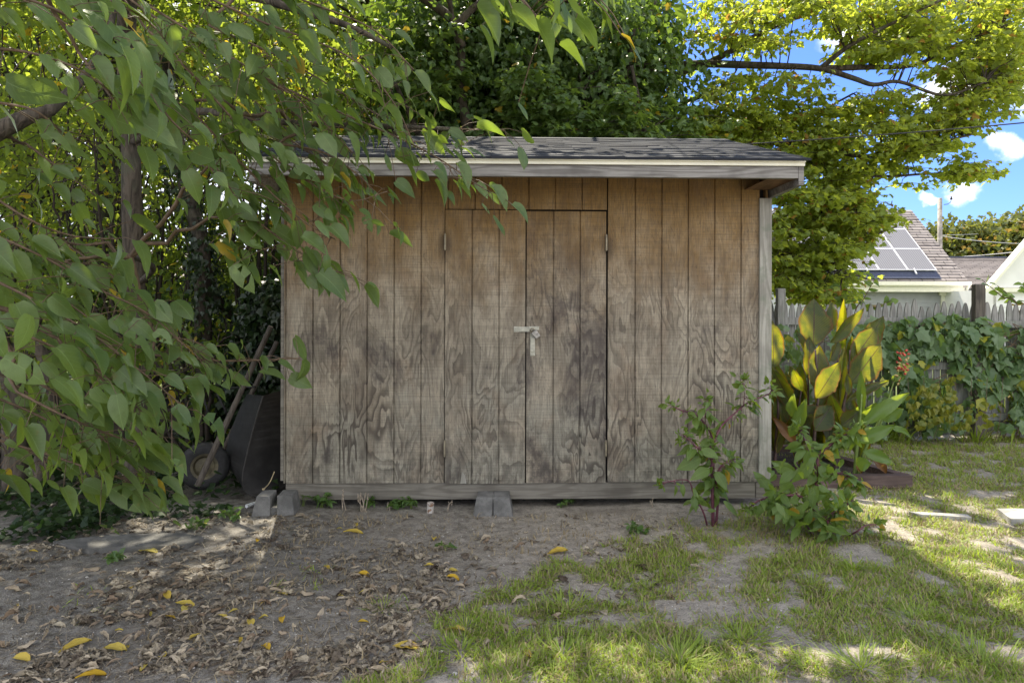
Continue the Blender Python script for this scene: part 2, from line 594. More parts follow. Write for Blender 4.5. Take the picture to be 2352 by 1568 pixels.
def concrete(name, col=(.175, .173, .166), sc=1.0):
    m, t = newmat(name)
    o = t.obj()
    a = t.noise(o, 7 * sc, 6, .65)
    b = t.n('ShaderNodeTexVoronoi', {'Vector': o, 'Scale': 85 * sc}).outputs[0]
    c = t.mix(t.ss(a, .35, .68), tuple(.62 * v for v in col), tuple(1.15 * v for v in col))
    c = t.mix(t.math('MULTIPLY', t.ss(b, .25, .08), .5), c, tuple(.45 * v for v in col))
    t.out(t.pr(c, .92, t.bump(t.math('ADD', a, b), .4, .006), spec=.2))
    return m


HS = tuple((a - .24, b) for a in (-.39, .845) for b in (1.98, .42))          # in the shed's own frame
M_sideL = siding('plywood_siding', 0.0, hinges=HS)
M_doorL = siding('plywood_door_siding', 1.0, hinges=HS[:2])
M_doorR = siding('stained_plywood_door_siding', 2.3, stain=.09, hinges=HS[2:])
M_fascia = wood('grey_fascia_timber', (.30, .29, .275), (.125, .115, .108), 'x', 1.0)
M_beam = wood('grey_sill_timber', (.215, .20, .17), (.115, .103, .086), 'x', 1.0)
M_corner = wood('grey_corner_board_timber', (.40, .385, .34), (.21, .20, .17), 'z', 1.0, moss=.6)
M_soffit = wood('brown_soffit_timber', (.22, .13, .075), (.11, .065, .04), 'y')
M_dark = simple('interior_shade_black', (.012, .011, .010), .9)
M_galv = simple('zinc_plated_metal', (.33, .29, .21), .5, .7, .25, 30, .1)
M_galvp = simple('pale_zinc_plate', (.43, .42, .35), .5, .35, .15, 40)
M_lock = simple('scuffed_steel', (.30, .29, .27), .35, .9, .35, 60)
M_white = simple('white_painted_trim', (.82, .80, .66), .5, 0, .05, 8)
M_block = concrete('rough_concrete')
M_slab = concrete('pale_concrete_slab', (.36, .355, .335))
M_fence = wood('silvered_fence_timber', (.30, .295, .275), (.14, .138, .128), 'z', 1.3, moss=.45)
M_post = wood('dark_post_timber', (.13, .115, .095), (.05, .045, .04), 'z', 1.2)
M_bed = wood('reddish_bed_timber', (.155, .112, .10), (.075, .052, .048), 'x')
M_railold = wood('old_dark_rail_timber', (.085, .07, .055), (.04, .034, .028), 'x')

M_bark = bark('grey_brown_bark', (.042, .035, .028), (.125, .104, .082))
M_barkd = bark('dark_bark', (.022, .018, .014), (.075, .062, .048))
M_twig = simple('brown_twig', (.13, .085, .05), .7, 0, .3, 30)
M_twigd = simple('dark_twig', (.045, .034, .025), .8, 0, .3, 30)
M_pstem = simple('purple_stem', (.12, .035, .055), .5, 0, .35, 25)
M_gstem = simple('green_stem', (.14, .20, .04), .5, 0, .25, 25)
M_cstem = simple('bronze_stem', (.085, .05, .045), .5, 0, .35, 25)

M_big = leafmat('large_heart_leaf', (.060, .105, .034), (.145, .21, .075), (.34, .48, .045), .42, .40, .012, (.42, .30, .025), vein=True)
M_maple = leafmat('maple_leaf', (.14, .21, .04), (.24, .30, .06), (.66, .75, .07), .56, .5, .035, (.34, .20, .04))
M_ivy = leafmat('ivy_leaf', (.050, .100, .030), (.125, .20, .065), (.30, .46, .05), .36, .42, .012)
M_under = leafmat('understory_leaf', (.085, .15, .045), (.16, .24, .08), (.36, .52, .06), .42, .45, .02)
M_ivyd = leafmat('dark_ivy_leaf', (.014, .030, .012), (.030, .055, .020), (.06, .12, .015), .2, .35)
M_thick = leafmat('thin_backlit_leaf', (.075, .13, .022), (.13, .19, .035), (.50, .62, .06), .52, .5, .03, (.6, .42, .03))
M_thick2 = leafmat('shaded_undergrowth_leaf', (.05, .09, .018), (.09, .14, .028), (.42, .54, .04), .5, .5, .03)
M_vine = leafmat('grape_vine_leaf', (.10, .175, .075), (.20, .29, .15), (.38, .55, .08), .40, .42, .05, (.36, .36, .04), vein=False)
M_poke = leafmat('pokeweed_leaf', (.065, .12, .03), (.15, .23, .06), (.40, .54, .035), .46, .45, .03, (.40, .26, .03), vein=True)
M_far = leafmat('far_tree_leaf', (.075, .105, .028), (.145, .165, .04), (.30, .32, .04), .35, .6, .08, (.30, .20, .04))
M_red = leafmat('orange_shrub_leaf', (.34, .075, .035), (.42, .16, .05), (.5, .2, .05), .4, .5)
M_green = leafmat('young_canna_leaf', (.10, .19, .04), (.15, .24, .06), (.50, .62, .04), .45, .35)
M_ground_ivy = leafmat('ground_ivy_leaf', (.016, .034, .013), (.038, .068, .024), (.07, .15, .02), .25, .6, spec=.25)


def canna_mat(name, ca, cb, edge, tc, trans=.45):
    m, t = newmat(name)
    uv = t.n('ShaderNodeTexCoord').outputs['UV']
    sx = t.n('ShaderNodeSeparateXYZ', {0: uv})
    au = t.math('ABSOLUTE', t.math('SUBTRACT', sx.outputs[0], .5))
    ph = t.math('SUBTRACT', t.math('MULTIPLY', sx.outputs[1], 20.0), t.math('MULTIPLY', au, 12.0))
    v1 = t.ss(t.math('PINGPONG', ph, .5), .28, .0)
    v2 = t.ss(au, .03, .008)
    ri = t.n('ShaderNodeNewGeometry').outputs['Random Per Island']
    col = t.mix(ri, ca, cb)
    tn = t.ss(t.noise(t.obj(), 7.0, 4, .6), .42, .62)
    tcol = t.mix(tn, tc, (tc[0] * .45, tc[1] * .62, tc[2]))
    tcol = t.mix(t.math('MULTIPLY', v1, .55), tcol, tuple(.35 * v for v in tc))
    e = t.ss(t.math('ADD', au, t.math('MULTIPLY', t.noise(t.obj(), 12, 3), .08)), .43, .55)
    col = t.mix(t.math('MULTIPLY', v1, .35), col, tuple(.55 * v for v in ca))
    col = t.mix(t.math('MULTIPLY', e, .7), col, edge)
    tcol = t.mix(t.math('MULTIPLY', e, .75), tcol, tuple(min(1, 1.6 * v) for v in edge))
    col = t.mix(t.math('MULTIPLY', v2, .6), col, (.16, .07, .05))
    tcol = t.mix(t.math('MULTIPLY', v2, .8), tcol, (.08, .03, .01))
    b = t.bump(v1, .3, .004)
    mx = t.n('ShaderNodeMixShader', {0: trans, 1: t.pr(col, .35, b), 2: t.n('ShaderNodeBsdfTranslucent', {0: tcol}).outputs[0]})
    t.out(mx.outputs[0])
    return m


M_canna = canna_mat('bronze_canna_leaf', (.045, .080, .022), (.080, .088, .045), (.24, .07, .02), (.60, .56, .012), .58)
M_withered = canna_mat('withered_canna_leaf', (.22, .11, .04), (.16, .07, .03), (.25, .09, .03), (.45, .22, .03), .35)

# ground: sandy yard soil
m, t = newmat('sandy_yard_soil')
o = t.obj()
s = t.n('ShaderNodeSeparateXYZ', {0: o})
n1 = t.noise(o, 1.1, 6, .6)
n2 = t.noise(o, 14, 5, .65)
n3 = t.noise(o, 90, 3, .7)
vo = t.n('ShaderNodeTexVoronoi', {'Vector': o, 'Scale': 130}).outputs
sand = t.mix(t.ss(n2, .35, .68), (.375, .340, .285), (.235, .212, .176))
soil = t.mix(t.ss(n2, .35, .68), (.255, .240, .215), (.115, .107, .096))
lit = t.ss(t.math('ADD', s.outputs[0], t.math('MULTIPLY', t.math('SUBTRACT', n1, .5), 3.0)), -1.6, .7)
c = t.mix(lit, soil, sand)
c = t.mix(t.math('MULTIPLY', t.ss(n1, .52, .70), .5), c, (.11, .088, .064))
c = t.mix(t.math('MULTIPLY', t.ss(n3, .52, .66), .6), c, (.075, .064, .052))
n4 = t.noise(o, 34, 5, .75)
c = t.mix(t.math('MULTIPLY', t.ss(n4, .54, .66), .5), c, (.085, .073, .06))
c = t.mix(t.math('MULTIPLY', t.math('MULTIPLY', t.ss(vo[0], .30, .12), t.ss(t.n('ShaderNodeSeparateColor', {0: vo[1]}).outputs[0], .72, .8)), .75), c, (.52, .50, .46))
far = t.ss(s.outputs[1], 8.2, 9.5)
c = t.mix(far, c, (.12, .15, .05))
h = t.math('ADD', t.math('MULTIPLY', n2, .8), t.math('ADD', t.math('MULTIPLY', n3, .5), t.math('MULTIPLY', vo[0], .25)))
t.out(t.pr(c, .95, t.bump(h, .7, .02), spec=.15))
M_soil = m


def dead_leaf(name, ca, cb, trans=.15):
    m, t = newmat(name)
    ri = t.n('ShaderNodeNewGeometry').outputs['Random Per Island']
    oi = t.n('ShaderNodeObjectInfo').outputs['Random']
    f = t.math('FRACT', t.math('ADD', ri, oi))
    nz = t.noise(t.obj(), 60, 4, .6)
    c = t.mix(f, ca, cb)
    c = t.mix(t.math('MULTIPLY', t.ss(nz, .45, .7), .45), c, tuple(.5 * v for v in ca))
    mx = t.n('ShaderNodeMixShader', {0: trans, 1: t.pr(c, .75, t.bump(nz, .4, .003), spec=.3), 2: t.n('ShaderNodeBsdfTranslucent', {0: c}).outputs[0]})
    t.out(mx.outputs[0])
    return m


M_brown = dead_leaf('dry_brown_leaf', (.22, .155, .10), (.54, .46, .34))
M_yellow = dead_leaf('yellow_fallen_leaf', (.60, .38, .03), (.60, .52, .14), .3)
M_litter = dead_leaf('leaf_litter', (.075, .055, .04), (.45, .39, .29))
M_grass = leafmat('lawn_grass', (.175, .27, .036), (.31, .385, .065), (.50, .64, .04), .42, .5, .08, (.44, .38, .17))
M_straw = leafmat('dry_grass', (.24, .19, .11), (.36, .29, .17), (.3, .24, .12), .2, .7)
M_weed = leafmat('weed_leaf', (.06, .12, .03), (.10, .18, .05), (.3, .45, .05), .35, .45)


# ------------------------------------------------------------------ ground
def gh(x, y):
    x = np.asarray(x, float); y = np.asarray(y, float)
    near = sstep(y, 40, 10)
    return (fbm(x * .8 + 7, y * .8, 3, 3) - .5) * .07 * near + (fbm(x * 5, y * 5, 9, 3) - .5) * .018 * near


def bare(x, y):
    """1 where the lawn grows, 0 where the dirt is bare"""
    edge = x - (-.15 + .80 * (y - 3.2))
    base = sstep(edge, -.8, .9) + .18 * sstep(x, 1.6, 2.6)
    n = fbm(x * 1.9, y * 2.4, 21, 4)
    d = sstep(n, .66 - .42 * base, .80 - .42 * base)
    d = d * (1 - .9 * sstep(np.hypot((x - (1.0 + .28 * (y - 2.3) + .25 * np.sin(y * 3))) / .34, 0 * x), 1.0, .45) * sstep(y, 2.6, 2.9) * sstep(y, 4.5, 3.8))
    d = np.where(x < -.9, d * .12, d)
    d = np.where((y > 4.5) & (y < 5.3) & (x < 1.3), d * .15, d)
    d = np.where((y > 5.1) & (y < 7.9) & (x > -1.7) & (x < 2.15), 0, d)
    d = np.where((y > 5.6) & (y < 6.9) & (x > 2.1) & (x < 3.35), d * .1, d)
    d = np.where((x > 2.5) & (y > 3.3), np.maximum(d, .8), d)
    d = np.maximum(d, .75 * sstep(x - .35 * (y - 2.5), 2.0, 2.6) * (y < 3.8))
    d = np.maximum(d, .62 * sstep(fbm(x * 2.6, y * 2.6, 83, 3), .34, .5) * (y < 3.25) * sstep(x, -.1, .3))
    d = np.maximum(d, .55 * sstep(x, 1.9, 2.3) * (y < 5.2))
    return d


def axis(a0, a1, far0, far1, st):
    core = np.arange(a0, a1 + st / 2, st)
    lo = a0 - np.geomspace(st * 2, a0 - far0, 18)[::-1]
    hi = a1 + np.geomspace(st * 2, far1 - a1, 18)
    return np.concatenate([lo, core, hi])


gx = axis(-4.5, 6.5, -900, 900, .05)
gy = axis(1.6, 8.5, -600, 1200, .05)
XX, YY = np.meshgrid(gx, gy, indexing='ij')
ZZ = gh(XX, YY)
nx, ny = len(gx), len(gy)
i, j = np.meshgrid(np.arange(nx - 1), np.arange(ny - 1), indexing='ij')
F = np.stack([i * ny + j, (i + 1) * ny + j, (i + 1) * ny + j + 1, i * ny + j + 1], -1).reshape(-1, 4)
mb = MB()
mb.add(np.stack([XX, YY, ZZ], -1).reshape(-1, 3), F)
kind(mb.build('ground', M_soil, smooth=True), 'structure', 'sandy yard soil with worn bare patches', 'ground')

# ------------------------------------------------------------------ shed
SX0, SX1, SY0, SY1 = -1.60, 2.085, 5.18, 7.62
RY = 6.43                                  # ridge line
EY, EZ, RZ = 4.66, 2.548, 3.115            # eave edge, eave height, ridge height
SL = (RZ - EZ) / (RY - EY)
shed = empty('garden_shed', 'weathered grey plywood garden shed with double doors and shingle roof', 'shed', (0.24, 5.18, 0))
GP, GK = .2032, .852
GR = [GK + GP * k for k in range(-12, 7)]


def grooved(mb, x0, x1, z0, z1, yf, grooves, th=.016, gw=.012, gd=.012):
    xs = [x0]
    prof = [(x0, yf)]
    for g in grooves:
        if x0 + gw < g < x1 - gw:
            h = gw / 2
            prof += [(g - h, yf), (g - h + .002, yf + gd), (g + h - .002, yf + gd), (g + h, yf)]
    prof.append((x1, yf))
    prof = np.array(prof)
    n = len(prof)
    zt = z1 if np.ndim(z1) else (z1, z1)
    zs = np.interp(prof[:, 0], [x0, x1], zt)
    b = np.column_stack([prof, np.full(n, z0)]); tp = np.column_stack([prof, zs])
    V = np.concatenate([b, tp])
    i = np.arange(n - 1)
    mb.add(V, np.stack([i, i + 1, i + 1 + n, i + n], 1))
    bb = np.array([[x0, yf + th, z0], [x1, yf + th, z0], [x1, yf + th, zt[1]], [x0, yf + th, zt[0]]])
    fr = np.array([[x0, yf, z0], [x1, yf, z0], [x1, yf, zt[1]], [x0, yf, zt[0]]])
    W = np.concatenate([fr, bb])
    mb.add(W, [[5, 4, 7, 6], [4, 0, 3, 7], [1, 5, 6, 2], [3, 2, 6, 7]])
    # underside following the groove outline
    back = np.column_stack([prof[:, 0], np.full(n, yf + th), np.full(n, z0)])
    mb.add(np.concatenate([b, back]), np.stack([i + 1, i, i + n, i + n + 1], 1))


DZ0, DZ1 = .183, 2.253
DX0, DXM, DX1 = -.392, .222, .842
WTOP = EZ + SL * (SY0 - EY) - .07
mb = MB()
grooved(mb, SX0, DX0 - .002, .188, WTOP, SY0, GR)
grooved(mb, DX0 + .004, DX1 - .004, DZ1 + .008, WTOP - .001, SY0 + .0005, GR)
grooved(mb, DX1 + .006, 2.01, .190, WTOP, SY0, GR)
mb.build('front_wall', M_sideL, shed)
for nm, xa, xb in (('left_wall', SX0, SX0 + .016), ('right_wall', SX1 - .02, SX1 - .004)):
    mb = MB()
    pl = np.array([[xa, SY0 + .017, .19], [xa, SY1, .19], [xa, SY1, 2.66], [xa, RY, RZ - .07], [xa, SY0 + .017, WTOP]])
    mb.prism(pl, (xb - xa, 0, 0))
    mb.build('side_wall', M_sideL, shed)
mb = MB()
mb.box(SX0 + .02, SX1 - .03, SY1 - .016, SY1, .19, 2.6)
mb.build('back_wall', M_sideL, shed)
mb = MB()
mb.box(SX0 + .03, SX1 - .03, SY0 + .05, SY0 + .06, .2, 2.5)
mb.box(SX0 + .03, SX1 - .03, SY0 + .05, SY1 - .03, .195, .21)
mb.build('interior_shade_sheet', M_dark, shed)  # near-black sheets stand in for the shade inside the shed
mb = MB()
mb.box(SX0 - .022, SX0 - .001, SY0 - .006, SY0 + .05, .21, 2.4)
mb.build('corner_trim', M_beam, shed)
mb = MB()
mb.box(2.004, 2.098, SY0 - .022, SY0 - .001, .195, 2.355)
mb.box(2.086, 2.104, SY0 + .000, SY0 + .09, .195, 2.355)
mb.build('corner_board', M_corner, shed, bevel=.003)
mb = MB()
mb.box(SX0 + .012, 1.99, SY0 + .012, SY0 + .05, .060, .1865)
mb.box(1.992, 2.06, SY0 + .004, SY0 + .042, .062, .1865)
for yb in (5.9, 6.7, 7.5):
    mb.box(SX0 + .05, SX1 - .05, yb, yb + .04, .06, .1865)
mb.build('sill_beam', M_beam, shed, bevel=.003)

# doors
hinge_mb = lambda x, z: (x, z)
for di, (x0, x1, mat) in enumerate(((DX0 + .004, DXM - .004, M_doorL), (DXM + .006, DX1 - .010, M_doorR))):
    dr = MB()
    z1 = DZ1 - (.000 if di == 0 else .006)
    grooved(dr, x0, x1, DZ0 + (0 if di == 0 else .004), z1, SY0 - .008 + di * .003, [x0 + GP, x0 + 2 * GP], th=.022)
    d = dr.build('door', mat, shed)
    d['label'] = ('left door of pale streaky plywood' if di == 0 else 'right door with dark mildew stains')
    hx = x0 - .002 if di == 0 else x1 + .002
    for hz in ((2.012, .10) if False else (2.010, .450)):
        hb = MB()
        for k in range(5):
            hb.tube([(hx, SY0 - .016, hz - .057 + k * .0232), (hx, SY0 - .016, hz - .057 + k * .0232 + .0215)], .0065, 10)
        hb.tube([(hx, SY0 - .016, hz - .062), (hx, SY0 - .016, hz + .064)], .0045, 8)
        hb.box(hx - .0075, hx + .0075, SY0 - .0115, SY0 - .0095, hz - .055, hz + .056)
        hb.build('hinge', M_galv, d)
    if di == 0:
        # sliding latch plate and bar on the left door
        lb = MB()
        zl = 1.352
        pb_ = MB()
        pb_.prism([[-.27, SY0 - .0095, .186], [-.225, SY0 - .0095, .186], [-.235, SY0 - .014, .25], [-.258, SY0 - .016, .275]], (0, -.003, 0))
        pb_.build('peeling_strip', M_corner, d)
        lb.box(.132, .172, SY0 - .012, SY0 - .0085, zl - .021, zl + .021)
        lb.box(.170, .252, SY0 - .020, SY0 - .0105, zl - .019, zl + .019)
        lb.box(.176, .246, SY0 - .0245, SY0 - .0205, zl - .012, zl + .012)
        for sx in (.143, .160):
            lb.lathe([(0, -.003), (.004, -.002), (.0055, 0)], (sx, SY0 - .0121, zl + .010), (0, 1, 0), 8)
            lb.lathe([(0, -.003), (.004, -.002), (.0055, 0)], (sx, SY0 - .0121, zl - .010), (0, 1, 0), 8)
        la = lb.build('latch', M_galvp, d)
    else:
        kb = MB()
        zl = 1.352
        kb.box(.246, .322, SY0 - .030, SY0 - .026, zl - .006, zl + .022)
        kb.box(.246, .252, SY0 - .026, SY0 - .0055, zl - .006, zl + .022)
        kb.box(.255, .293, SY0 - .0095, SY0 - .0055, 1.150, 1.318)
        kb.box(.257, .291, SY0 - .0235, SY0 - .0098, 1.183, 1.292)
        for sz in (1.160, 1.303):
            for sx in (.264, .284):
                kb.lathe([(0, -.003), (.004, -.002), (.0055, 0)], (sx, SY0 - .0096, sz), (0, 1, 0), 8)
        kb.build('keeper_plate', M_galvp, d, bevel=.002)

lk = empty('padlock', 'small scuffed steel padlock hanging open from the door latch', 'padlock', (.30, 5.14, 1.33))
a = math.radians(-52)
ax = np.array([math.cos(a), 0, math.sin(a)]); pxv = np.array([-math.sin(a), 0, math.cos(a)])
o0 = np.array([.268, SY0 - .040, 1.352])
mb = MB()
R = np.stack([ax, np.array([0, 1, 0]), pxv], 1)
mb.box(.018, .078, -.010, .010, -.022, .022, (R, o0))
mb.build('lock_body', M_lock, lk, bevel=.003)
mb = MB()
th = np.linspace(-math.pi / 2, math.pi / 2, 12)
arc = [o0 + ax * (.006 - .014 * math.cos(q)) + pxv * (.013 * math.sin(q)) for q in th]
arc = [o0 + ax * .020 + pxv * -.013] + arc + [o0 + ax * .020 + pxv * .013]
mb.tube(arc, .0032, 8)
mb.build('shackle', M_galv, lk, smooth=True)

# roof: decking, shingle courses, drip edge, fascia
m, t = newmat('asphalt_shingle')
o = t.obj()
g1 = t.noise(o, 320, 2, .7)
g2 = t.noise(o, 3, 5, .6)
ri = t.n('ShaderNodeNewGeometry').outputs['Random Per Island']
c = t.mix(ri, (.020, .024, .034), (.036, .041, .054))
c = t.mix(t.math('MULTIPLY', t.ss(g1, .5, .7), .35), c, (.075, .078, .09))
c = t.mix(t.math('MULTIPLY', t.ss(g2, .55, .75), .3), c, (.06, .055, .05))
t.out(t.pr(c, .8, t.bump(g1, .5, .004), spec=.25))
M_shingle = m
RX0, RX1 = -1.70, 2.165


def slope_box(mb, x0, x1, s0, s1, h0, h1, side=1, tilt=0.0, j=None):
    """a slab on the roof slope: s along the slope from the eave, h above the decking"""
    ang = math.atan(SL)
    V = []
    for (x, sa, h) in ((x0, s0, h0), (x1, s0, h0), (x1, s1, h0), (x0, s1, h0), (x0, s0, h1 + tilt), (x1, s0, h1 + tilt), (x1, s1, h1), (x0, s1, h1)):
        y = EY + sa * math.cos(ang) - h * math.sin(ang)
        z = EZ + sa * math.sin(ang) + h * math.cos(ang)
        if side < 0:
            y = 2 * RY - y
        V.append((x, y, z))
    V = np.array(V)
    if j is not None:
        V[[4, 5], 2] += j
    Fq = [[3, 2, 1, 0], [4, 5, 6, 7], [0, 1, 5, 4], [1, 2, 6, 5], [2, 3, 7, 6], [3, 0, 4, 7]]
    if side < 0:
        Fq = [f[::-1] for f in Fq]
    mb.add(V, Fq)


slen = math.hypot(RY - EY, RZ - EZ)
mb = MB()
for sd in (1, -1):
    slope_box(mb, RX0 + .03, RX1 - .035, .02, slen - .004, -.032, -.014, sd)
roof = mb.build('roof_decking', M_soffit, shed)
mb = MB()
nrow = 13
ex = slen / nrow
for sd in (1, -1):
    for r_ in range(nrow):
        x = RX0 - (0 if r_ % 2 else .152) + rng.uniform(-.02, .02)
        while x < RX1:
            xa, xb = max(x, RX0 + rng.uniform(0, .006)), min(x + .302, RX1 - rng.uniform(0, .006))
            if xb - xa > .02:
                sag = rng.uniform(-.002, .003, 2)
                slope_box(mb, xa, xb, r_ * ex - .022 + rng.uniform(-.004, .004), min((r_ + 1) * ex + .05, slen), -.012 + .0002 * (r_ % 3), -.0035, sd, .0085, sag)
            x += .305
x = RX0
while x < RX1:                                     # ridge caps
    xe = min(x + .31, RX1)
    for sd in (1, -1):
        slope_box(mb, x, xe, slen - .14, slen + .002, .0005, .006 + rng.uniform(0, .003), sd)
    x += .29
mb.build('roof_shingles', M_shingle, shed)
mb = MB()
mb.box(RX0 + .01, RX1 - .035, EY + .010, EY + .024, EZ - .050, EZ - .018)
mb.box(RX0 + .01, RX1 - .035, EY - .004, EY + .0095, EZ - .026, EZ - .017)
mb.build('drip_edge', M_white, shed, bevel=.002)
mb = MB()
mb.box(RX0 + .03, RX1 - .075, EY + .026, EY + .064, EZ - .132, EZ - .052)
mb.build('fascia_board', M_fascia, shed, bevel=.002)
for xa, xb in ((RX0 + .012, RX0 + .05), (RX1 - .072, RX1 - .036)):
    mb = MB()
    pl = np.array([[xa, EY + .028, EZ - .178], [xa, SY0 + .30, EZ - .185], [xa, RY, RZ - .20], [xa, RY, RZ - .035], [xa, EY + .028, EZ - .051]])
    mb.prism(pl, (xb - xa, 0, 0))
    mb.build('rake_board', M_fascia, shed)
for xa in np.arange(RX0 + .2, RX1 - .1, .61):
    pl = np.array([[xa, EY + .066, EZ - .085], [xa, SY0 - .002, EZ + .03], [xa, SY0 - .002, EZ + SL * (SY0 - EY) - .036], [xa, EY + .066, EZ - .036]])
    mb = MB()
    mb.prism(pl, (.038, 0, 0))
    mb.build('rafter_tail', M_soffit, shed)
mb = MB()
mb.box(RX1 - .27, RX1 - .073, EY + .066, SY0 - .002, EZ - .128, EZ - .121)
mb.build('soffit_panel', M_soffit, shed)


# concrete pier blocks under the sill
def pier(x, y, label, wd=.235, slot=.042, h=.135, rot=0.0):
    b = MB()
    for sg in (-1, 1):
        xa, xb = (slot / 2, wd / 2)
        fl = .028
        V = np.array([[xa, -.085 - fl, 0], [xb + fl, -.085 - fl, 0], [xb + fl, .085 + fl, 0], [xa, .085 + fl, 0],
                      [xa, -.085, h], [xb, -.085, h], [xb, .085, h], [xa, .085, h]], float)
        V += rng.normal(0, .002, V.shape)
        V[:, 0] *= sg
        Fq = [[3, 2, 1, 0], [4, 5, 6, 7], [0, 1, 5, 4], [1, 2, 6, 5], [2, 3, 7, 6], [3, 0, 4, 7]]
        if sg < 0:
            Fq = [f[::-1] for f in Fq]
        cr, sr = math.cos(rot), math.sin(rot)
        V = V @ np.array([[cr, -sr, 0], [sr, cr, 0], [0, 0, 1]]).T + np.array([x, y, float(gh(x, y)) - .01])
        b.add(V, Fq)
    b.box(-slot / 2 - .006, slot / 2 + .006, -.085, .085, 0, h * (.42 if slot > .03 else .97), (np.eye(3), np.array([x, y, float(gh(x, y)) - .01])))
    return tag(b.build('concrete_pier_block', M_block, bevel=.004), label, 'concrete block', 'concrete blocks under the shed')


pier(-1.615, 5.075, 'pale grey slotted concrete block under the left end of the shed', .25, .05, .145, .06)
pier(-.02, 5.10, 'grey slotted concrete block under the shed below the doors', .235, .010, .14, -.03)
pier(-.8, 6.9, 'grey slotted concrete block deep under the shed floor', .22, .03, .06)
# ------------------------------------------------------------------ things lying at the foot of the shed
mb = MB()
p0, p1 = G(566, 1168), G(618, 1152)
mb.tube([p0 + [0, 0, .02], p1 + [0.03, 0.06, .025]], .014, 12)
tag(mb.build('plastic_pipe', simple('white_plastic', (.72, .74, .76), .45), smooth=False), 'short white plastic pipe lying beside the left concrete block', 'pipe')
c0 = G(988, 1176)
mb = MB()
mb.lathe([(0, 0), (.026, .0), (.027, .004), (.0255, .01), (.0255, .068), (.027, .073), (.024, .078), (.021, .076), (0, .074)], c0 + [0, 0, -.004], (0.04, 0, 1), 20)
m, t = newmat('rusty_white_can')
nz = t.noise(t.obj(), 40, 4, .6)
t.out(t.pr(t.mix(t.ss(nz, .52, .6), (.42, .40, .37), (.22, .13, .08)), .6))
tag(mb.build('small_can', m, smooth=True), 'small rusty white can standing under the sill beam', 'can')

# flat concrete slabs in the grass
for (pts, lab, h) in ((((2086, 1183), (2222, 1190), (2232, 1197), (2110, 1190)), 'pale worn concrete slab sunk in the grass', .03),
                      (((2290, 1181), (2420, 1181), (2430, 1204), (2322, 1206)), 'square pale paving slab at the right edge of the lawn', .045)):
    q = np.array([G(*p) for p in pts]); q[:, 2] = -.03
    b = MB()
    b.prism(q[::-1], (0, 0, .03 + h))
    tag(b.build('paving_slab', M_slab, bevel=.006), lab, 'paving slab', 'slabs in the grass')
q = np.array([G(*p) for p in ((120, 1248), (250, 1232), (420, 1228), (470, 1238), (430, 1256), (200, 1266))]); q[:, 2] = -.03
b = MB(); b.prism(q[::-1], (0, 0, .045))
tag(b.build('paving_slab', concrete('dirty_concrete', (.15, .148, .14)), bevel=.01), 'half buried concrete slab among leaves under the trees', 'paving slab', 'slabs in the grass')

# ------------------------------------------------------------------ timber edged bed
bed = empty('raised_bed', 'low raised bed of reddish timbers beside the shed', 'garden bed', (2.8, 5.9, 0))


def timber(a, b_, wdt, h, name='timber_edge', mat=M_bed, par=bed):
    a = np.array(a, float); b_ = np.array(b_, float)
    d = b_ - a; L = np.linalg.norm(d); d /= L
    n = np.array([-d[1], d[0]])
    q = np.array([[*(a - n * wdt / 2), -.02], [*(b_ - n * wdt / 2), -.02], [*(b_ + n * wdt / 2), -.02], [*(a + n * wdt / 2), -.02]])
    mbx = MB(); mbx.prism(q[::-1], (0, 0, h + .02))
    return mbx.build(name, mat, par, bevel=.006)


timber((2.11, 5.66), (3.50, 5.70), .09, .115)
timber((3.46, 5.75), (3.12, 6.9), .09, .11)
timber((2.12, 6.98), (3.10, 6.96), .09, .11)
mb = MB()
q = np.array([[2.12, 5.71, -.01], [3.42, 5.75, -.01], [3.06, 6.9, -.01], [2.12, 6.9, -.01]])
gxx, gyy = np.meshgrid(np.linspace(0, 1, 30), np.linspace(0, 1, 30), indexing='ij')
pos = ((q[0] * (1 - gxx[..., None]) + q[1] * gxx[..., None]) * (1 - gyy[..., None]) + (q[3] * (1 - gxx[..., None]) + q[2] * gxx[..., None]) * gyy[..., None]).reshape(-1, 3)
pos[:, 2] = .055 + .03 * (fbm(pos[:, 0] * 8, pos[:, 1] * 8, 5) - .5)
i, j = np.meshgrid(np.arange(29), np.arange(29), indexing='ij')
mb.add(pos, np.stack([i * 30 + j, (i + 1) * 30 + j, (i + 1) * 30 + j + 1, i * 30 + j + 1], -1).reshape(-1, 4))
mb.build('bed_soil', simple('dark_bed_soil', (.055, .042, .032), .95, 0, .4, 40, .6), bed)

# ------------------------------------------------------------------ picket fence
FY = 7.84
fence = empty('picket_fence', 'silvered wooden picket fence with gothic pointed tops', 'fence', (4.5, FY, 0))
mb = MB()
x = 2.0
prof_t = np.array([0, .25, .5, .75, .92, 1.0])
while x < 8.6:
    wdt = .073 + rng.uniform(-.006, .004)
    top = 1.585 + rng.normal(0, .024) - (.05 if rng.random() < .12 else 0)
    hh = wdt / 2
    zs = .03 + rng.uniform(-.02, .02)
    sh = top - .14
    out = [(-hh, zs), (hh, zs), (hh, sh), (hh * .96, sh + .03), (hh * .82, sh + .065), (hh * .58, sh + .10), (hh * .28, sh + .132), (hh * .1, top), (-hh * .1, top), (-hh * .28, sh + .132), (-hh * .58, sh + .10), (-hh * .82, sh + .065), (-hh * .96, sh + .03), (-hh, sh)]
    lean = rng.normal(0, .004)
    pl = np.array([[x + u + lean * (v - .8), FY + rng.uniform(-.002, .002), v] for u, v in out])
    pl[:, 1] = FY + rng.uniform(-.003, .003)
    mb.prism(pl, (0, .018, 0))
    x += .0855 + rng.uniform(-.006, .006)
mb.build('picket_panel', M_fence, fence)
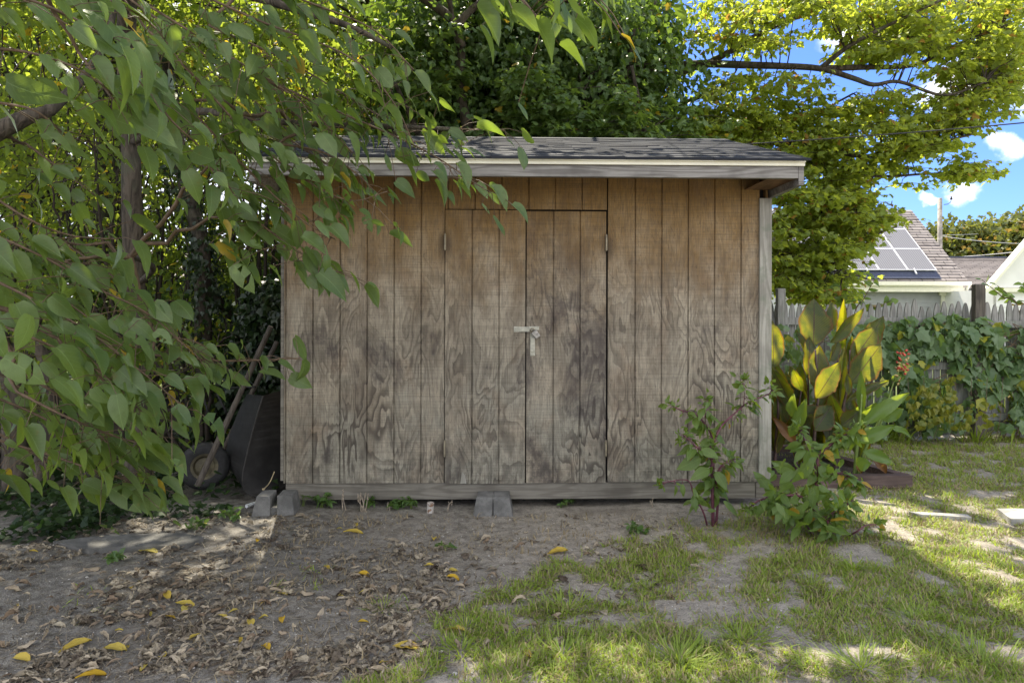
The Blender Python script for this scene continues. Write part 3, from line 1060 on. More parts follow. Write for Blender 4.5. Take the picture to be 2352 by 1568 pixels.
for z, dy in ((1.375, 0), (.86, 0), (.30, 0)):
    mb = MB()
    mb.box(2.0, 5.42, FY - .046, FY - .005, z - .045, z + .04)
    mb.box(5.55, 8.6, FY - .048, FY - .005, z - .075, z + .005)
    mb.build('rail', M_fence, fence)
for px_, dark, top, wpx in ((1791, 0, 1.745, .09), (2252, 1, 1.80, .118)):
    xx = P(px_, 708, FY)[0]
    mb = MB()
    mb.box(xx - wpx / 2, xx + wpx / 2, FY - .13, FY - .052, -.05, top)
    mb.build('fence_post', M_post if dark else M_fence, fence, bevel=.006)

# old rail fence in the undergrowth on the left
rf = empty('rail_fence', 'old dark wooden rail fence in the undergrowth left of the shed', 'fence', (-3.2, 7.0, 0))
for z in (.36, .88):
    mb = MB(); mb.box(-7.5, -1.75, 7.0, 7.05, z, z + .12); mb.build('rail', M_railold, rf)
for xx in (-6.6, -5.2, -3.9, -2.6):
    mb = MB(); mb.box(xx, xx + .10, 7.055, 7.15, -.05, 1.25); mb.build('fence_post', M_railold, rf)

# ================================================================== vegetation
def in_poly(poly, n):
    poly = np.asarray(poly, float)
    lo, hi = poly.min(0), poly.max(0)
    out = np.zeros((0, 2))
    while len(out) < n:
        p = rng.uniform(lo, hi, (n * 2, 2))
        x, y = p[:, 0], p[:, 1]
        ins = np.zeros(len(p), bool)
        for k in range(len(poly)):
            x1, y1 = poly[k]; x2, y2 = poly[(k + 1) % len(poly)]
            ins ^= ((y1 > y) != (y2 > y)) & (x < (x2 - x1) * (y - y1) / (y2 - y1 + 1e-12) + x1)
        out = np.concatenate([out, p[ins]])
    return out[:n]


def twig_to(mb, a, b, r0, r1, sag=.12, sides=4, n=5):
    a = np.asarray(a, float); b = np.asarray(b, float)
    L = np.linalg.norm(b - a)
    u = np.linspace(0, 1, n)[:, None]
    p = a * (1 - u) + b * u
    p[:, 2] += (sag * L * np.sin(np.pi * u))[:, 0]
    p[1:-1] += rng.normal(0, .03 * L, (n - 2, 3))
    mb.tube(p, np.linspace(r0, r1, n), sides, cap=False)
    return p


def sunny_gap(cc, r):
    """leave the gaps in the foliage through which the sun reaches the canna and the lawn"""
    keep = np.ones(len(cc), bool)
    for q in ((2.35, 6.2, 1.55), (2.7, 6.25, 1.65), (3.05, 6.3, 1.5), (3.1, 3.4, 0), (1.0, 5.0, 2.65), (1.75, 5.2, 2.72), (1.4, 5.1, 2.66), (2.1, 4.6, .5), (1.75, 4.6, .6), (2.45, 6.2, 1.9), (2.95, 6.2, 1.75), (.1, 2.75, 0)):
        v = cc - np.array(q)
        tt = v @ SUND
        keep &= np.linalg.norm(v - tt[:, None] * SUND, axis=1) > r
    return cc[keep]



def cloud(mb, tmpl, centers, per, spread, size, down=.5, up=.8, rs=.3, sunny=None):
    """leaf clumps: per leaves round every centre, flat sprays, tips hanging, faces up"""
    centers = sunny_gap(centers, .36)
    N = len(centers) * per
    c = np.repeat(centers, per, 0)
    pos = c + rnd(N) * np.asarray(spread)
    d = rnd(N); d[:, 2] -= down * 1.6
    nn = rnd(N) * .75; nn[:, 2] += up
    scatter(mb, tmpl, pos, d, nn, size * rng.uniform(1 - rs, 1 + rs, N))


def sprays(mb, tw, tmpl, centers, nt, nl, length, size, up=1.3):
    """flat leafy sprays: a few fine twiglets round every centre with the leaves strung along them"""
    for c in centers:
        a0 = rng.uniform(0, 6.28)
        for k in range(nt):
            a = a0 + k * 6.28 / nt + rng.normal(0, .35)
            L = length * rng.uniform(.5, 1.2)
            e = c + np.array([math.cos(a) * L, math.sin(a) * L, rng.normal(-.12, .12) * L])
            mid_ = (c + e) / 2 + [0, 0, .05 * L]
            tw.tube([c, mid_, e], [.0035, .0028, .0018], 3, cap=False)
            u = rng.uniform(.12, 1.05, nl)[:, None]
            pos = c * (1 - u) + e * u + rnd(nl) * .022
            sd_ = np.array([-math.sin(a), math.cos(a), 0]) * np.where(np.arange(nl) % 2, 1, -1)[:, None]
            d = (e - c) / L * .7 + sd_ * .8 + rnd(nl) * .25; d[:, 2] -= .35
            nn = rnd(nl) * .4; nn[:, 2] += up
            scatter(mb, tmpl, pos, d, nn, size * rng.uniform(.6, 1.25, nl))


def connect(tw, nodes, centers, r0=.012, r1=.004, maxd=2.5):
    nodes = np.asarray(nodes)
    for c in centers:
        d = np.linalg.norm(nodes - c, axis=1) + .6 * np.maximum(0, nodes[:, 2] - c[2])
        k = int(np.argmin(d))
        if np.linalg.norm(nodes[k] - c) < maxd:
            twig_to(tw, nodes[k], c, r0, r1)


# ------------------------------------------------------------------ big leaved tree in the left foreground
big = empty('large_leaf_tree', 'large leaved tree with drooping heart shaped leaves hanging in front of the shed', 'tree', (-2.85, 5.5, 0))
tr = MB(); lv = MB(); tw = MB()
hub = P(300, -150, 4.6)
tpts = smooth_path([P(318, 1140, 5.5) - [0, 0, .03], P(312, 900, 5.5), P(309, 660, 5.5), P(303, 480, 5.45), P(300, 320, 5.4), P(290, 120, 5.2), hub], 5)
tr.tube(tpts, np.interp(np.linspace(0, 1, len(tpts)), [0, .1, .5, 1], [.115, .085, .075, .06]), 12)
hub2 = P(-160, 420, 4.2)
t2 = smooth_path([P(36, 1150, 5.5) - [0, 0, .03], P(34, 1000, 5.5), P(20, 850, 5.4), P(-60, 640, 5.0), hub2], 5)
tr.tube(t2, np.linspace(.10, .05, len(t2)), 10)
t3 = smooth_path([P(88, 1150, 5.45) - [0, 0, .03], P(98, 1060, 5.45), P(118, 960, 5.4), P(100, 820, 5.3), P(-20, 640, 5.1)], 5)
tr.tube(t3, np.linspace(.075, .035, len(t3)), 10)
limbs = [
    smooth_path([P(-40, 320, 3.6), P(60, 270, 3.6), P(130, 240, 3.7), P(240, 100, 4.2), hub], 5),
    smooth_path([hub2, P(-40, 320, 3.6)], 4),
    smooth_path([hub, P(420, -60, 4.0), P(640, 10, 3.8), P(800, 60, 3.7), P(900, 110, 3.7)], 5),
    smooth_path([P(300, 330, 5.4), P(430, 260, 4.8), P(560, 270, 4.2), P(700, 285, 3.9), P(900, 291, 3.8), P(1040, 297, 3.8)], 5),
    smooth_path([hub, P(150, -200, 3.6), P(60, -160, 2.8), P(-40, -60, 2.4)], 5),
    smooth_path([hub, P(560, -300, 3.8), P(900, -330, 3.0), P(1120, -160, 2.5), P(1240, -40, 2.35)], 5),
    smooth_path([hub2, P(-160, 620, 3.4), P(-40, 700, 3.1)], 5),
    smooth_path([P(309, 660, 5.5), P(350, 620, 4.6), P(330, 600, 4.0), P(300, 590, 3.5)], 5),
]
for L, r in zip(limbs, (.05, .05, .035, .03, .03, .03, .035, .025)):
    tr.tube(L, np.linspace(r, .012, len(L)), 8)
nodes = np.concatenate(limbs + [tpts[10:], t2[-6:]])

SPR = [  # drooping sprays: (points, leaf size, leaves per metre)
    ([(-60, -40, 2.3), (120, 20, 2.4), (240, 90, 2.5), (330, 200, 2.6)], .155, 15),
    ([(-60, 110, 2.4), (60, 120, 2.5), (180, 160, 2.5), (290, 240, 2.6)], .165, 15),
    ([(-80, 230, 2.5), (20, 240, 2.6), (90, 260, 2.6), (170, 330, 2.7)], .15, 12),
    ([(60, -60, 2.7), (220, -10, 2.8), (340, 50, 2.9), (420, 150, 3.0)], .15, 14),
    ([(250, -40, 3.2), (400, 50, 3.2), (560, 150, 3.3), (700, 240, 3.4), (810, 350, 3.4)], .135, 17),
    ([(400, -40, 3.3), (600, 50, 3.4), (800, 130, 3.4), (900, 230, 3.5), (950, 330, 3.5)], .13, 16),
    ([(560, -50, 3.4), (720, 10, 3.5), (860, 70, 3.6), (950, 160, 3.6)], .125, 15),
    ([(330, 60, 3.2), (450, 180, 3.2), (560, 300, 3.3), (680, 400, 3.4), (800, 460, 3.5), (890, 440, 3.5)], .135, 19),
    ([(600, 180, 3.5), (760, 250, 3.6), (900, 310, 3.7), (1000, 360, 3.7), (1090, 420, 3.7), (1130, 445, 3.7)], .125, 15),
    ([(870, 290, 3.8), (960, 296, 3.8), (1060, 297, 3.8), (1130, 297, 3.8), (1160, 300, 3.8)], .135, 15),
    ([(420, 230, 3.3), (520, 340, 3.4), (620, 440, 3.4), (700, 510, 3.4), (770, 550, 3.4)], .14, 20),
    ([(480, 380, 3.4), (560, 480, 3.4), (660, 560, 3.5), (740, 610, 3.5), (790, 630, 3.5)], .145, 18),
    ([(520, 500, 3.5), (580, 550, 3.5), (640, 600, 3.6)], .14, 14),
    ([(300, 120, 3.0), (380, 260, 3.0), (470, 350, 3.1), (540, 450, 3.1)], .15, 16),
    ([(640, 330, 3.5), (740, 350, 3.6), (820, 400, 3.6), (860, 440, 3.6)], .12, 14),
    ([(180, 120, 2.9), (260, 230, 2.9), (330, 330, 3.0)], .14, 12),
    ([(480, 60, 3.7), (640, 130, 3.7), (780, 210, 3.8), (860, 260, 3.8)], .12, 16),
    ([(300, 0, 3.7), (450, 110, 3.7), (560, 210, 3.8), (660, 300, 3.8)], .125, 16),
    ([(560, 260, 3.9), (680, 330, 3.9), (760, 380, 3.9), (840, 400, 3.9)], .12, 15),
    ([(-60, 420, 3.1), (60, 500, 3.1), (160, 540, 3.2), (270, 550, 3.2)], .15, 15),
    ([(-60, 520, 3.0), (100, 590, 3.0), (220, 660, 3.1), (340, 720, 3.1), (430, 800, 3.2)], .14, 17),
    ([(-60, 620, 2.9), (80, 690, 2.9), (200, 760, 3.0), (320, 850, 3.0), (430, 940, 3.1)], .155, 19),
    ([(-60, 720, 2.8), (60, 770, 2.8), (150, 810, 2.9), (250, 870, 2.9), (340, 960, 3.0)], .165, 15),
    ([(150, 600, 3.3), (280, 680, 3.3), (380, 760, 3.3), (470, 830, 3.4)], .14, 16),
    ([(350, 815, 3.5), (500, 828, 3.5), (620, 826, 3.5), (690, 822, 3.5)], .125, 13),
    ([(60, 860, 3.2), (180, 940, 3.3), (250, 1020, 3.3), (310, 1060, 3.4), (370, 1080, 3.4)], .15, 15),
    ([(-40, 900, 3.3), (100, 960, 3.4), (220, 1040, 3.4), (300, 1100, 3.5)], .14, 13),
    ([(200, 840, 3.3), (290, 920, 3.4), (350, 980, 3.4), (380, 1030, 3.4)], .14, 15),
    ([(-60, 560, 3.5), (90, 650, 3.6), (220, 740, 3.6), (330, 800, 3.7)], .14, 15),
    ([(-60, 780, 3.6), (60, 850, 3.6), (180, 920, 3.7), (280, 980, 3.7)], .14, 13),
    ([(-60, 660, 3.9), (80, 740, 3.9), (200, 820, 4.0), (300, 900, 4.0)], .14, 15),
    ([(-60, 820, 3.9), (60, 900, 4.0), (160, 980, 4.0), (250, 1060, 4.1)], .14, 14),
    ([(-60, 960, 3.8), (40, 1020, 3.8), (140, 1080, 3.9)], .14, 12),
    ([(120, 540, 4.0), (240, 620, 4.0), (340, 700, 4.1), (430, 760, 4.1)], .13, 13),
    ([(-40, 1000, 3.2), (100, 1040, 3.3), (220, 1080, 3.3), (320, 1110, 3.4)], .15, 15),
    ([(40, 900, 3.0), (160, 960, 3.0), (260, 1000, 3.1), (330, 1020, 3.1)], .16, 14),
    ([(60, 330, 3.8), (180, 420, 3.8), (260, 480, 3.9)], .13, 11),
    ([(1110, -70, 2.3), (1180, -20, 2.3), (1225, 30, 2.3), (1260, 75, 2.3)], .14, 24),
    ([(1200, -60, 2.35), (1290, -25, 2.35), (1380, 0, 2.35)], .135, 22),
]
cr = CMN[:3, 0]; cu = np.array([0, 0, 1.0]); cf = -CMN[:3, 2]
lp = []; ld = []; ln = []; ls = []
petA = []; petB = []
for pts, sz, dens in SPR:
    path = smooth_path(PP(pts), 8)
    seg = np.linalg.norm(np.diff(path, axis=0), axis=1)
    cum = np.concatenate([[0], np.cumsum(seg)])
    tw.tube(path, np.linspace(.007, .0025, len(path)), 5, cap=False)
    k0 = int(np.argmin(np.linalg.norm(nodes - path[0], axis=1)))
    if np.linalg.norm(nodes[k0] - path[0]) > .05:
        twig_to(tw, nodes[k0], path[0], .014, .007, .05, 5, 7)
    n = int(cum[-1] * dens * 2.6)
    u = np.sort(rng.uniform(.06, 1, n)) * cum[-1]
    base = np.stack([np.interp(u, cum, path[:, q]) for q in range(3)], 1)
    tip = np.stack([np.interp(np.minimum(u + .1, cum[-1]), cum, path[:, q]) for q in range(3)], 1) - np.stack([np.interp(np.maximum(u - .1, 0), cum, path[:, q]) for q in range(3)], 1)
    tip = nrm(tip)
    # side twigs carry some of the leaves away from the main twig
    off = rnd(n) * np.array([.085, .13, .065])
    off[:, 2] -= abs(rng.normal(0, .05, n))
    pet = base + off
    for k in range(n):
        petA.append(base[k]); petB.append(pet[k])
    d = .55 * tip + cr * rng.normal(.68, .42, n)[:, None] - cu * rng.uniform(.25, .95, n)[:, None] + cf * rng.normal(-.1, .35, n)[:, None]
    lp.append(pet); ld.append(d)
    nn = -cf * rng.normal(.12, .55, n)[:, None] + cu * rng.normal(.6, .45, n)[:, None] + cr * rng.normal(.75, .6, n)[:, None]
    ln.append(nn)
    ls.append(sz * rng.choice([.5, .7, .85, 1.0, 1.2], n) * rng.uniform(.88, 1.12, n))
scatter(lv, HEARTS, np.concatenate(lp), np.concatenate(ld), np.concatenate(ln), np.concatenate(ls), rng.uniform(.66, 1.0, sum(map(len, ls))))
for a_, b_ in zip(petA, petB):
    p = np.stack([a_, (a_ + b_) / 2 + [0, 0, .012], b_])
    tw.tube(p, [.0022, .0018, .0016], 4, cap=False)
# rest of the crown, with unseen clumps added to shade and dapple the yard
n = 90
cc = np.column_stack([rng.uniform(-6.5, -.6, n), rng.uniform(1.6, 6.0, n), rng.uniform(3.4, 6.6, n)])
cc = np.concatenate([cc, np.column_stack([rng.uniform(-5, 1.9, 120), rng.uniform(4.0, 8.5, 120), rng.uniform(4.2, 7.5, 120)]), np.column_stack([rng.uniform(-5.8, -1.2, 230), rng.uniform(4.8, 8.4, 230), rng.uniform(4.3, 7.4, 230)]), np.column_stack([rng.uniform(-4.0, -1.7, 80), rng.uniform(6.2, 8.8, 80), rng.uniform(5.6, 7.4, 80)]), np.column_stack([rng.uniform(-.8, 2.4, 46), rng.uniform(4.9, 7.2, 46), rng.uniform(4.7, 6.6, 46)]), np.column_stack([rng.uniform(1.8, 3.6, 20), rng.uniform(6.4, 8.0, 20), rng.uniform(5.9, 7.2, 20)])])
hid = (cc[:, 2] - CAM_H) / np.maximum(cc[:, 1], .1) > .56
cc = cc[hid]
cloud(lv, HEARTS, cc, 26, (.35, .35, .28), .15, .6, .6)
hi = nodes[(nodes[:, 2] - CAM_H) / np.maximum(nodes[:, 1], .1) > .46]
connect(tw, np.concatenate([hi, [hub + [0, 0, .6], hub + [1.5, .6, 1.2], hub + [3, 1.5, 1.6], hub + [.5, 2.5, 1.6]]]), cc, .016, .005, 4.0)
tr.build('trunk', M_bark, big, smooth=True)
tw.build('twigs', M_twig, big, smooth=True)
lv.build('crown', M_big, big, smooth=True)

# ------------------------------------------------------------------ undergrowth on the left, lit from behind
def shrub(name, label, cat, x, y, h, wd, nst, ncl, per, mat, leaf, tmpl, twm, group=None, lean=0.0, zlo=.15, spread=.16, flat=.5, dead=0):
    r = empty(name, label, cat, (x, y, 0), group)
    st = MB(); lv = MB()
    nodes = []
    for k in range(nst):
        a = rng.uniform(0, 6.28); rr = rng.uniform(.2, 1.5) * wd
        top = np.array([x + math.cos(a) * rr + lean, y + math.sin(a) * rr * .7, h * rng.uniform(.65, 1.05)])
        b = np.array([x + math.cos(a) * .18 * wd, y + math.sin(a) * .12, -.02])
        mid = (b + top) / 2 + np.array([-.15 * math.cos(a) * wd, 0, .1 * h]) + rnd(1)[0] * np.array([.28, .2, .12])
        p = smooth_path([b, mid, top], 7)
        p[1:-1] += rnd(len(p) - 2) * .012
        st.tube(p, np.linspace(.022, .005, len(p)) * rng.uniform(.6, 1.3), 5, cap=False)
        nodes.append(p[4:])
    nodes = np.concatenate(nodes)
    cc = np.column_stack([x + lean * .6 + rng.normal(0, .52, ncl) * wd, y + rng.normal(0, .4, ncl) * wd, zlo + (h - zlo) * np.sqrt(rng.uniform(0, 1.1, ncl))])
    n_ = fbm(cc[:, 0] * 1.6 + 3, cc[:, 2] * 1.6, int(x * 10) % 50 + 60)
    cc = cc[n_ > .40]
    cloud(lv, tmpl, cc, per, (spread, spread, spread * flat), leaf, .5, .8)
    connect(st, nodes, cc, .007, .002, 1.3)
    for k in range(dead):                                  # dry crossing twigs
        p0 = nodes[rng.integers(len(nodes))]
        twig_to(st, p0, p0 + rnd(1)[0] * np.array([.6, .25, .45]), .006, .002, .05)
    st.build('stems', twm, r, smooth=True)
    lv.build('foliage', mat, r)
    return r


BL = 'shrubs in the undergrowth behind the left tree'
shrub('wild_shrub', 'tangled thin stemmed shrub lit from behind at the far left edge', 'shrub', -5.0, 6.6, 3.4, .9, 16, 150, 22, M_thick, .075, OVATE, M_twigd, BL, dead=60)
shrub('wild_shrub', 'tall tangled bright shrub just left of the bare brown trunk', 'shrub', -3.75, 7.4, 4.2, 1.0, 18, 190, 22, M_thick, .07, OVATE, M_twigd, BL, dead=80)
shrub('wild_shrub', 'tall leafy shrub between the brown trunk and the ivy covered post like trunk', 'shrub', -2.95, 8.2, 4.4, .9, 16, 170, 22, M_thick, .075, LOB5, M_twigd, BL, dead=60)
shrub('wild_shrub', 'tall bright shrub behind the left corner of the shed roof', 'shrub', -2.0, 8.9, 4.6, .9, 14, 170, 22, M_thick, .075, LOB5, M_twigd, BL, dead=30)
shrub('hedge_bush', 'dark dense bush low behind the rail fence at the far left', 'bush', -6.4, 9.4, 2.3, 1.0, 10, 110, 26, M_ivy, .09, LOB5, M_twigd, 'dark bushes beyond the rail fence', spread=.2)
shrub('hedge_bush', 'dark dense bush low beyond the rail fence behind the brown trunk', 'bush', -4.6, 9.6, 2.5, 1.0, 10, 120, 26, M_ivy, .09, LOB5, M_twigd, 'dark bushes beyond the rail fence', spread=.2)
shrub('hedge_bush', 'dark dense bush behind the thin ivy clad trunk beside the shed', 'bush', -2.9, 9.8, 2.4, 1.0, 10, 120, 26, M_ivy, .09, LOB5, M_twigd, 'dark bushes beyond the rail fence', spread=.2)
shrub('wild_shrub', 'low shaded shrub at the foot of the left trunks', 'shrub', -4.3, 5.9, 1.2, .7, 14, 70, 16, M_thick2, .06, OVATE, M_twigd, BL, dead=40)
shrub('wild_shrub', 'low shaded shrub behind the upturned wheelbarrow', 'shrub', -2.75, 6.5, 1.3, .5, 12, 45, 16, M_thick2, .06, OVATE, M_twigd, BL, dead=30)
shrub('wild_shrub', 'high bright shrub at the top left beyond the big leaves', 'shrub', -6.3, 8.6, 5.4, 1.3, 16, 200, 22, M_thick, .085, LOB5, M_twigd, BL, dead=40)
shrub('wild_shrub', 'bright far shrub rising behind the brown trunk', 'shrub', -4.6, 10.2, 6.0, 1.5, 16, 240, 24, M_thick, .09, LOB5, M_twigd, BL, dead=20)


# ------------------------------------------------------------------ ivy covered trunks
def ivy_trunk(name, label, path, r0, r1, grp, n_ivy, rad, leaf=.07, mat=M_ivyd, z0=0.0, twm=M_barkd):
    path = smooth_path(path, 6)
    r = empty(name, label, 'tree', (path[0][0], path[0][1], 0), grp)
    b = MB(); b.tube(path, np.linspace(r0, r1, len(path)), 12)
    b.build('trunk', twm, r, smooth=True)
    lv = MB()
    k = rng.uniform(0, len(path) - 1.01, n_ivy)
    i0 = k.astype(int); f = (k - i0)[:, None]
    c = path[i0] * (1 - f) + path[i0 + 1] * f
    a = rng.uniform(0, 6.28, n_ivy)
    rr = (r0 + (r1 - r0) * k / len(path)) + rad * np.abs(rng.normal(0, 1, n_ivy)) * (.5 + 1.2 * fbm(a * 1.2, c[:, 2] * 1.5, 77))
    o_ = np.column_stack([np.cos(a), np.sin(a), np.zeros(n_ivy)])
    pos = c + o_ * rr[:, None]
    d = rnd(n_ivy) * .5 + o_ * .2; d[:, 2] -= .9
    scatter(lv, LOB5, pos, d, o_ + rnd(n_ivy) * .4 + [0, 0, .4], leaf * rng.uniform(.6, 1.3, n_ivy))
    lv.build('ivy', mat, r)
    return r


ivy_trunk('ivy_clad_trunk', 'thin dark ivy clad trunk standing left of the shed beside the wheelbarrow', [P(474, 1120, 6.4), P(470, 900, 6.4), P(466, 700, 6.4), P(462, 560, 6.5), P(420, 400, 6.8), P(380, 100, 7.2)], .085, .06, 'ivy clad trunks', 900, .06, .06)
ivy_trunk('ivy_clad_trunk', 'crooked dark ivy clad branch leaning from the thin trunk towards the shed', [P(560, 1100, 6.9), P(530, 760, 6.9), P(500, 690, 6.8), P(470, 600, 6.7), P(440, 430, 6.9)], .05, .04, 'ivy clad trunks', 300, .05, .06)
# dark ivy mound against the shed's left side
iv = empty('ivy_mound', 'dark glossy ivy mound spilling over beside the left wall of the shed', 'ivy', (-2.1, 6.2, 0))
lv = MB(); st = MB()
for c_, rr in (((-2.05, 6.5, 1.15), (.42, .4, .65)), ((-1.95, 6.9, .6), (.5, .5, .7)), ((-2.35, 6.6, .85), (.3, .3, .5)), ((-2.0, 6.3, 1.5), (.3, .3, .3))):
    n = 1500
    q = nrm(rnd(n))
    pos = np.array(c_) + q * np.array(rr) * rng.uniform(.75, 1.08, (n, 1))
    d = q * .3 + rnd(n) * .5; d[:, 2] -= .8
    scatter(lv, LOB5, pos, d, q + rnd(n) * .35 + [0, 0, .5], .075 * rng.uniform(.6, 1.3, n))
for k in range(10):
    st.tube(smooth_path([(-2.1 + rng.normal(0, .2), 6.5 + rng.normal(0, .2), -.02), (-2.1 + rng.normal(0, .3), 6.5, .7), (-2.1 + rng.normal(0, .3), 6.4, 1.4)], 5), .012, 5)
st.build('stems', M_twigd, iv)
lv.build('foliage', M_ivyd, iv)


# big ivy smothered trees behind the shed
def column_tree(name, label, base, axis_pts, rads, nclump, mat, leaf, tm, grp, crown=None, twm=M_bark, gap=.42, seed=0, per=24):
    r = empty(name, label, 'tree', (base[0], base[1], 0), grp)
    tk = MB(); lv = MB()
    ax = smooth_path([np.array(base, float)] + [np.array(q, float) for q in axis_pts], 5)
    tk.tube(ax, np.linspace(.24, .10, len(ax)), 12)
    nodes = [ax]
    for k in range(14):                                   # limbs
        i0 = rng.integers(len(ax) // 3, len(ax) - 1)
        a = rng.uniform(0, 6.28)
        e = ax[i0] + np.array([math.cos(a), math.sin(a), rng.uniform(.3, 1.0)]) * rng.uniform(.8, 1.7)
        L = smooth_path([ax[i0], (ax[i0] + e) / 2 + rnd(1)[0] * .12, e], 5)
        tk.tube(L, np.linspace(.065, .02, len(L)), 7)
        nodes.append(L)
    nodes = np.concatenate(nodes)
    z = np.array([q[2] for q in ax]); rr = np.interp(np.linspace(0, 1, len(ax)), np.linspace(0, 1, len(rads)), rads)
    k = rng.uniform(0, len(ax) - 1.01, nclump)
    i0 = k.astype(int); f = (k - i0)[:, None]
    c = ax[i0] * (1 - f) + ax[i0 + 1] * f
    R_ = np.interp(k, np.arange(len(ax)), rr)
    a = rng.uniform(0, 6.28, nclump)
    bump = .50 + .95 * fbm(a * 1.1 + seed, c[:, 2] * 1.1, 31 + seed, 4)
    q = np.column_stack([np.cos(a), np.sin(a) * .8, rng.normal(0, .25, nclump)])
    cc = c + q * (R_ * bump * np.sqrt(rng.uniform(.04, 1.1, nclump)))[:, None]
    g = fbm(cc[:, 0] * 2.1 + seed * 3, cc[:, 2] * 2.1, 55 + seed, 3)
    keep = g > gap
    cc, q = cc[keep], q[keep]
    kk = np.array([len(sunny_gap(p_[None], .3)) for p_ in cc], bool) if len(cc) else keep
    cc, q = cc[kk], q[kk]
    N = len(cc) * per
    pos = np.repeat(cc, per, 0) + rnd(N) * np.array([.17, .17, .12])
    qq = np.repeat(q, per, 0)
    d = qq * .5 + rnd(N) * .6; d[:, 2] -= .8
    nn = qq * .8 + rnd(N) * .5; nn[:, 2] += .8
    scatter(lv, tm, pos, d, nn, leaf * rng.uniform(.65, 1.3, N))
    connect(tk, nodes, cc[::4], .012, .004, 1.6)
    tk.build('trunk', twm, r, smooth=True)
    lv.build('crown', mat, r)
    return r


IG = 'ivy smothered trees behind the shed'
column_tree('ivy_tree', 'dark ivy smothered tree with bare forked limbs behind the middle of the roof', (-.95, 8.9, 0), [(-.75, 8.9, 2.6), (-.6, 8.9, 4.4), (-.5, 9.0, 5.7)], [1.0, 1.15, 1.2, 1.1, .95], 900, M_ivy, .085, LOB5, IG, seed=1, gap=.36, twm=M_barkd)
column_tree('ivy_tree', 'broad dark ivy smothered tree behind the right half of the roof', (1.5, 9.4, 0), [(1.4, 9.4, 2.6), (1.3, 9.4, 4.4), (1.2, 9.5, 5.9)], [1.3, 1.45, 1.5, 1.3, 1.1], 1350, M_ivy, .085, LOBED, IG, seed=2, gap=.32, twm=M_barkd)
column_tree('ivy_tree', 'narrow dark leafy tree between the two big ivy trees', (.45, 9.9, 0), [(.4, 9.9, 2.6), (.4, 10, 4.6), (.4, 10, 6.3)], [1.0, 1.2, 1.2, 1.1, .9], 850, M_ivy, .085, LOB5, IG, seed=3, gap=.36, twm=M_barkd)
ut = empty('young_maple', 'mid green young maple in front of the dark ivy tree above the roof', 'tree', (1.7, 8.3, 0))
tk = MB(); lv = MB()
L = smooth_path([(1.7, 8.35, -.05), (1.75, 8.3, 1.8), (1.8, 8.2, 3.4), (1.6, 8.1, 4.4)], 5)
tk.tube(L, np.linspace(.06, .02, len(L)), 8)
q = np.concatenate([in_poly([(1420, 190), (1640, 130), (1700, 320), (1380, 312)], 130), in_poly([(1180, 150), (1330, 170), (1340, 310), (1150, 312)], 70), in_poly([(1330, 240), (1420, 230), (1420, 312), (1330, 312)], 25), in_poly([(930, 60), (1080, 30), (1060, 250), (950, 240)], 40)])
cc = PP(np.column_stack([q, rng.uniform(7.7, 8.5, len(q))]))
cc = sunny_gap(cc[fbm(q[:, 0] / 50., q[:, 1] / 30., 71, 3) > .42], .5)
sprays(lv, tk, LOBED, cc, 4, 7, .28, .088, 1.0)
connect(tk, L, cc[::4], .009, .003, 1.3)
tk.build('trunk', M_barkd, ut, smooth=True); lv.build('crown', M_under, ut)
# bare forked limbs at the top of the first tree
lm = empty('bare_limb', 'bare pale forked limb showing above the ivy at the top', 'branch', P(1045, 60, 8.0))
b = MB()
for pts, r0, r1 in (([P(1060, 110, 8.1), P(1040, 50, 8.0), P(1000, 15, 8.0), P(930, -30, 8.0)], .06, .05), ([P(1040, 50, 8.0), P(1032, 0, 8.0), P(1020, -60, 8.1)], .03, .03),
                    ([P(1052, 60, 8.0), P(1080, 25, 8.0), P(1140, -20, 8.1)], .045, .04), ([P(1060, 110, 8.1), P(1056, 200, 8.2), P(1075, 300, 8.3)], .05, .07)):
    L = smooth_path(pts, 6); b.tube(L, np.linspace(r0, r1, len(L)), 9)
b.build('limb', M_bark, lm, smooth=True)


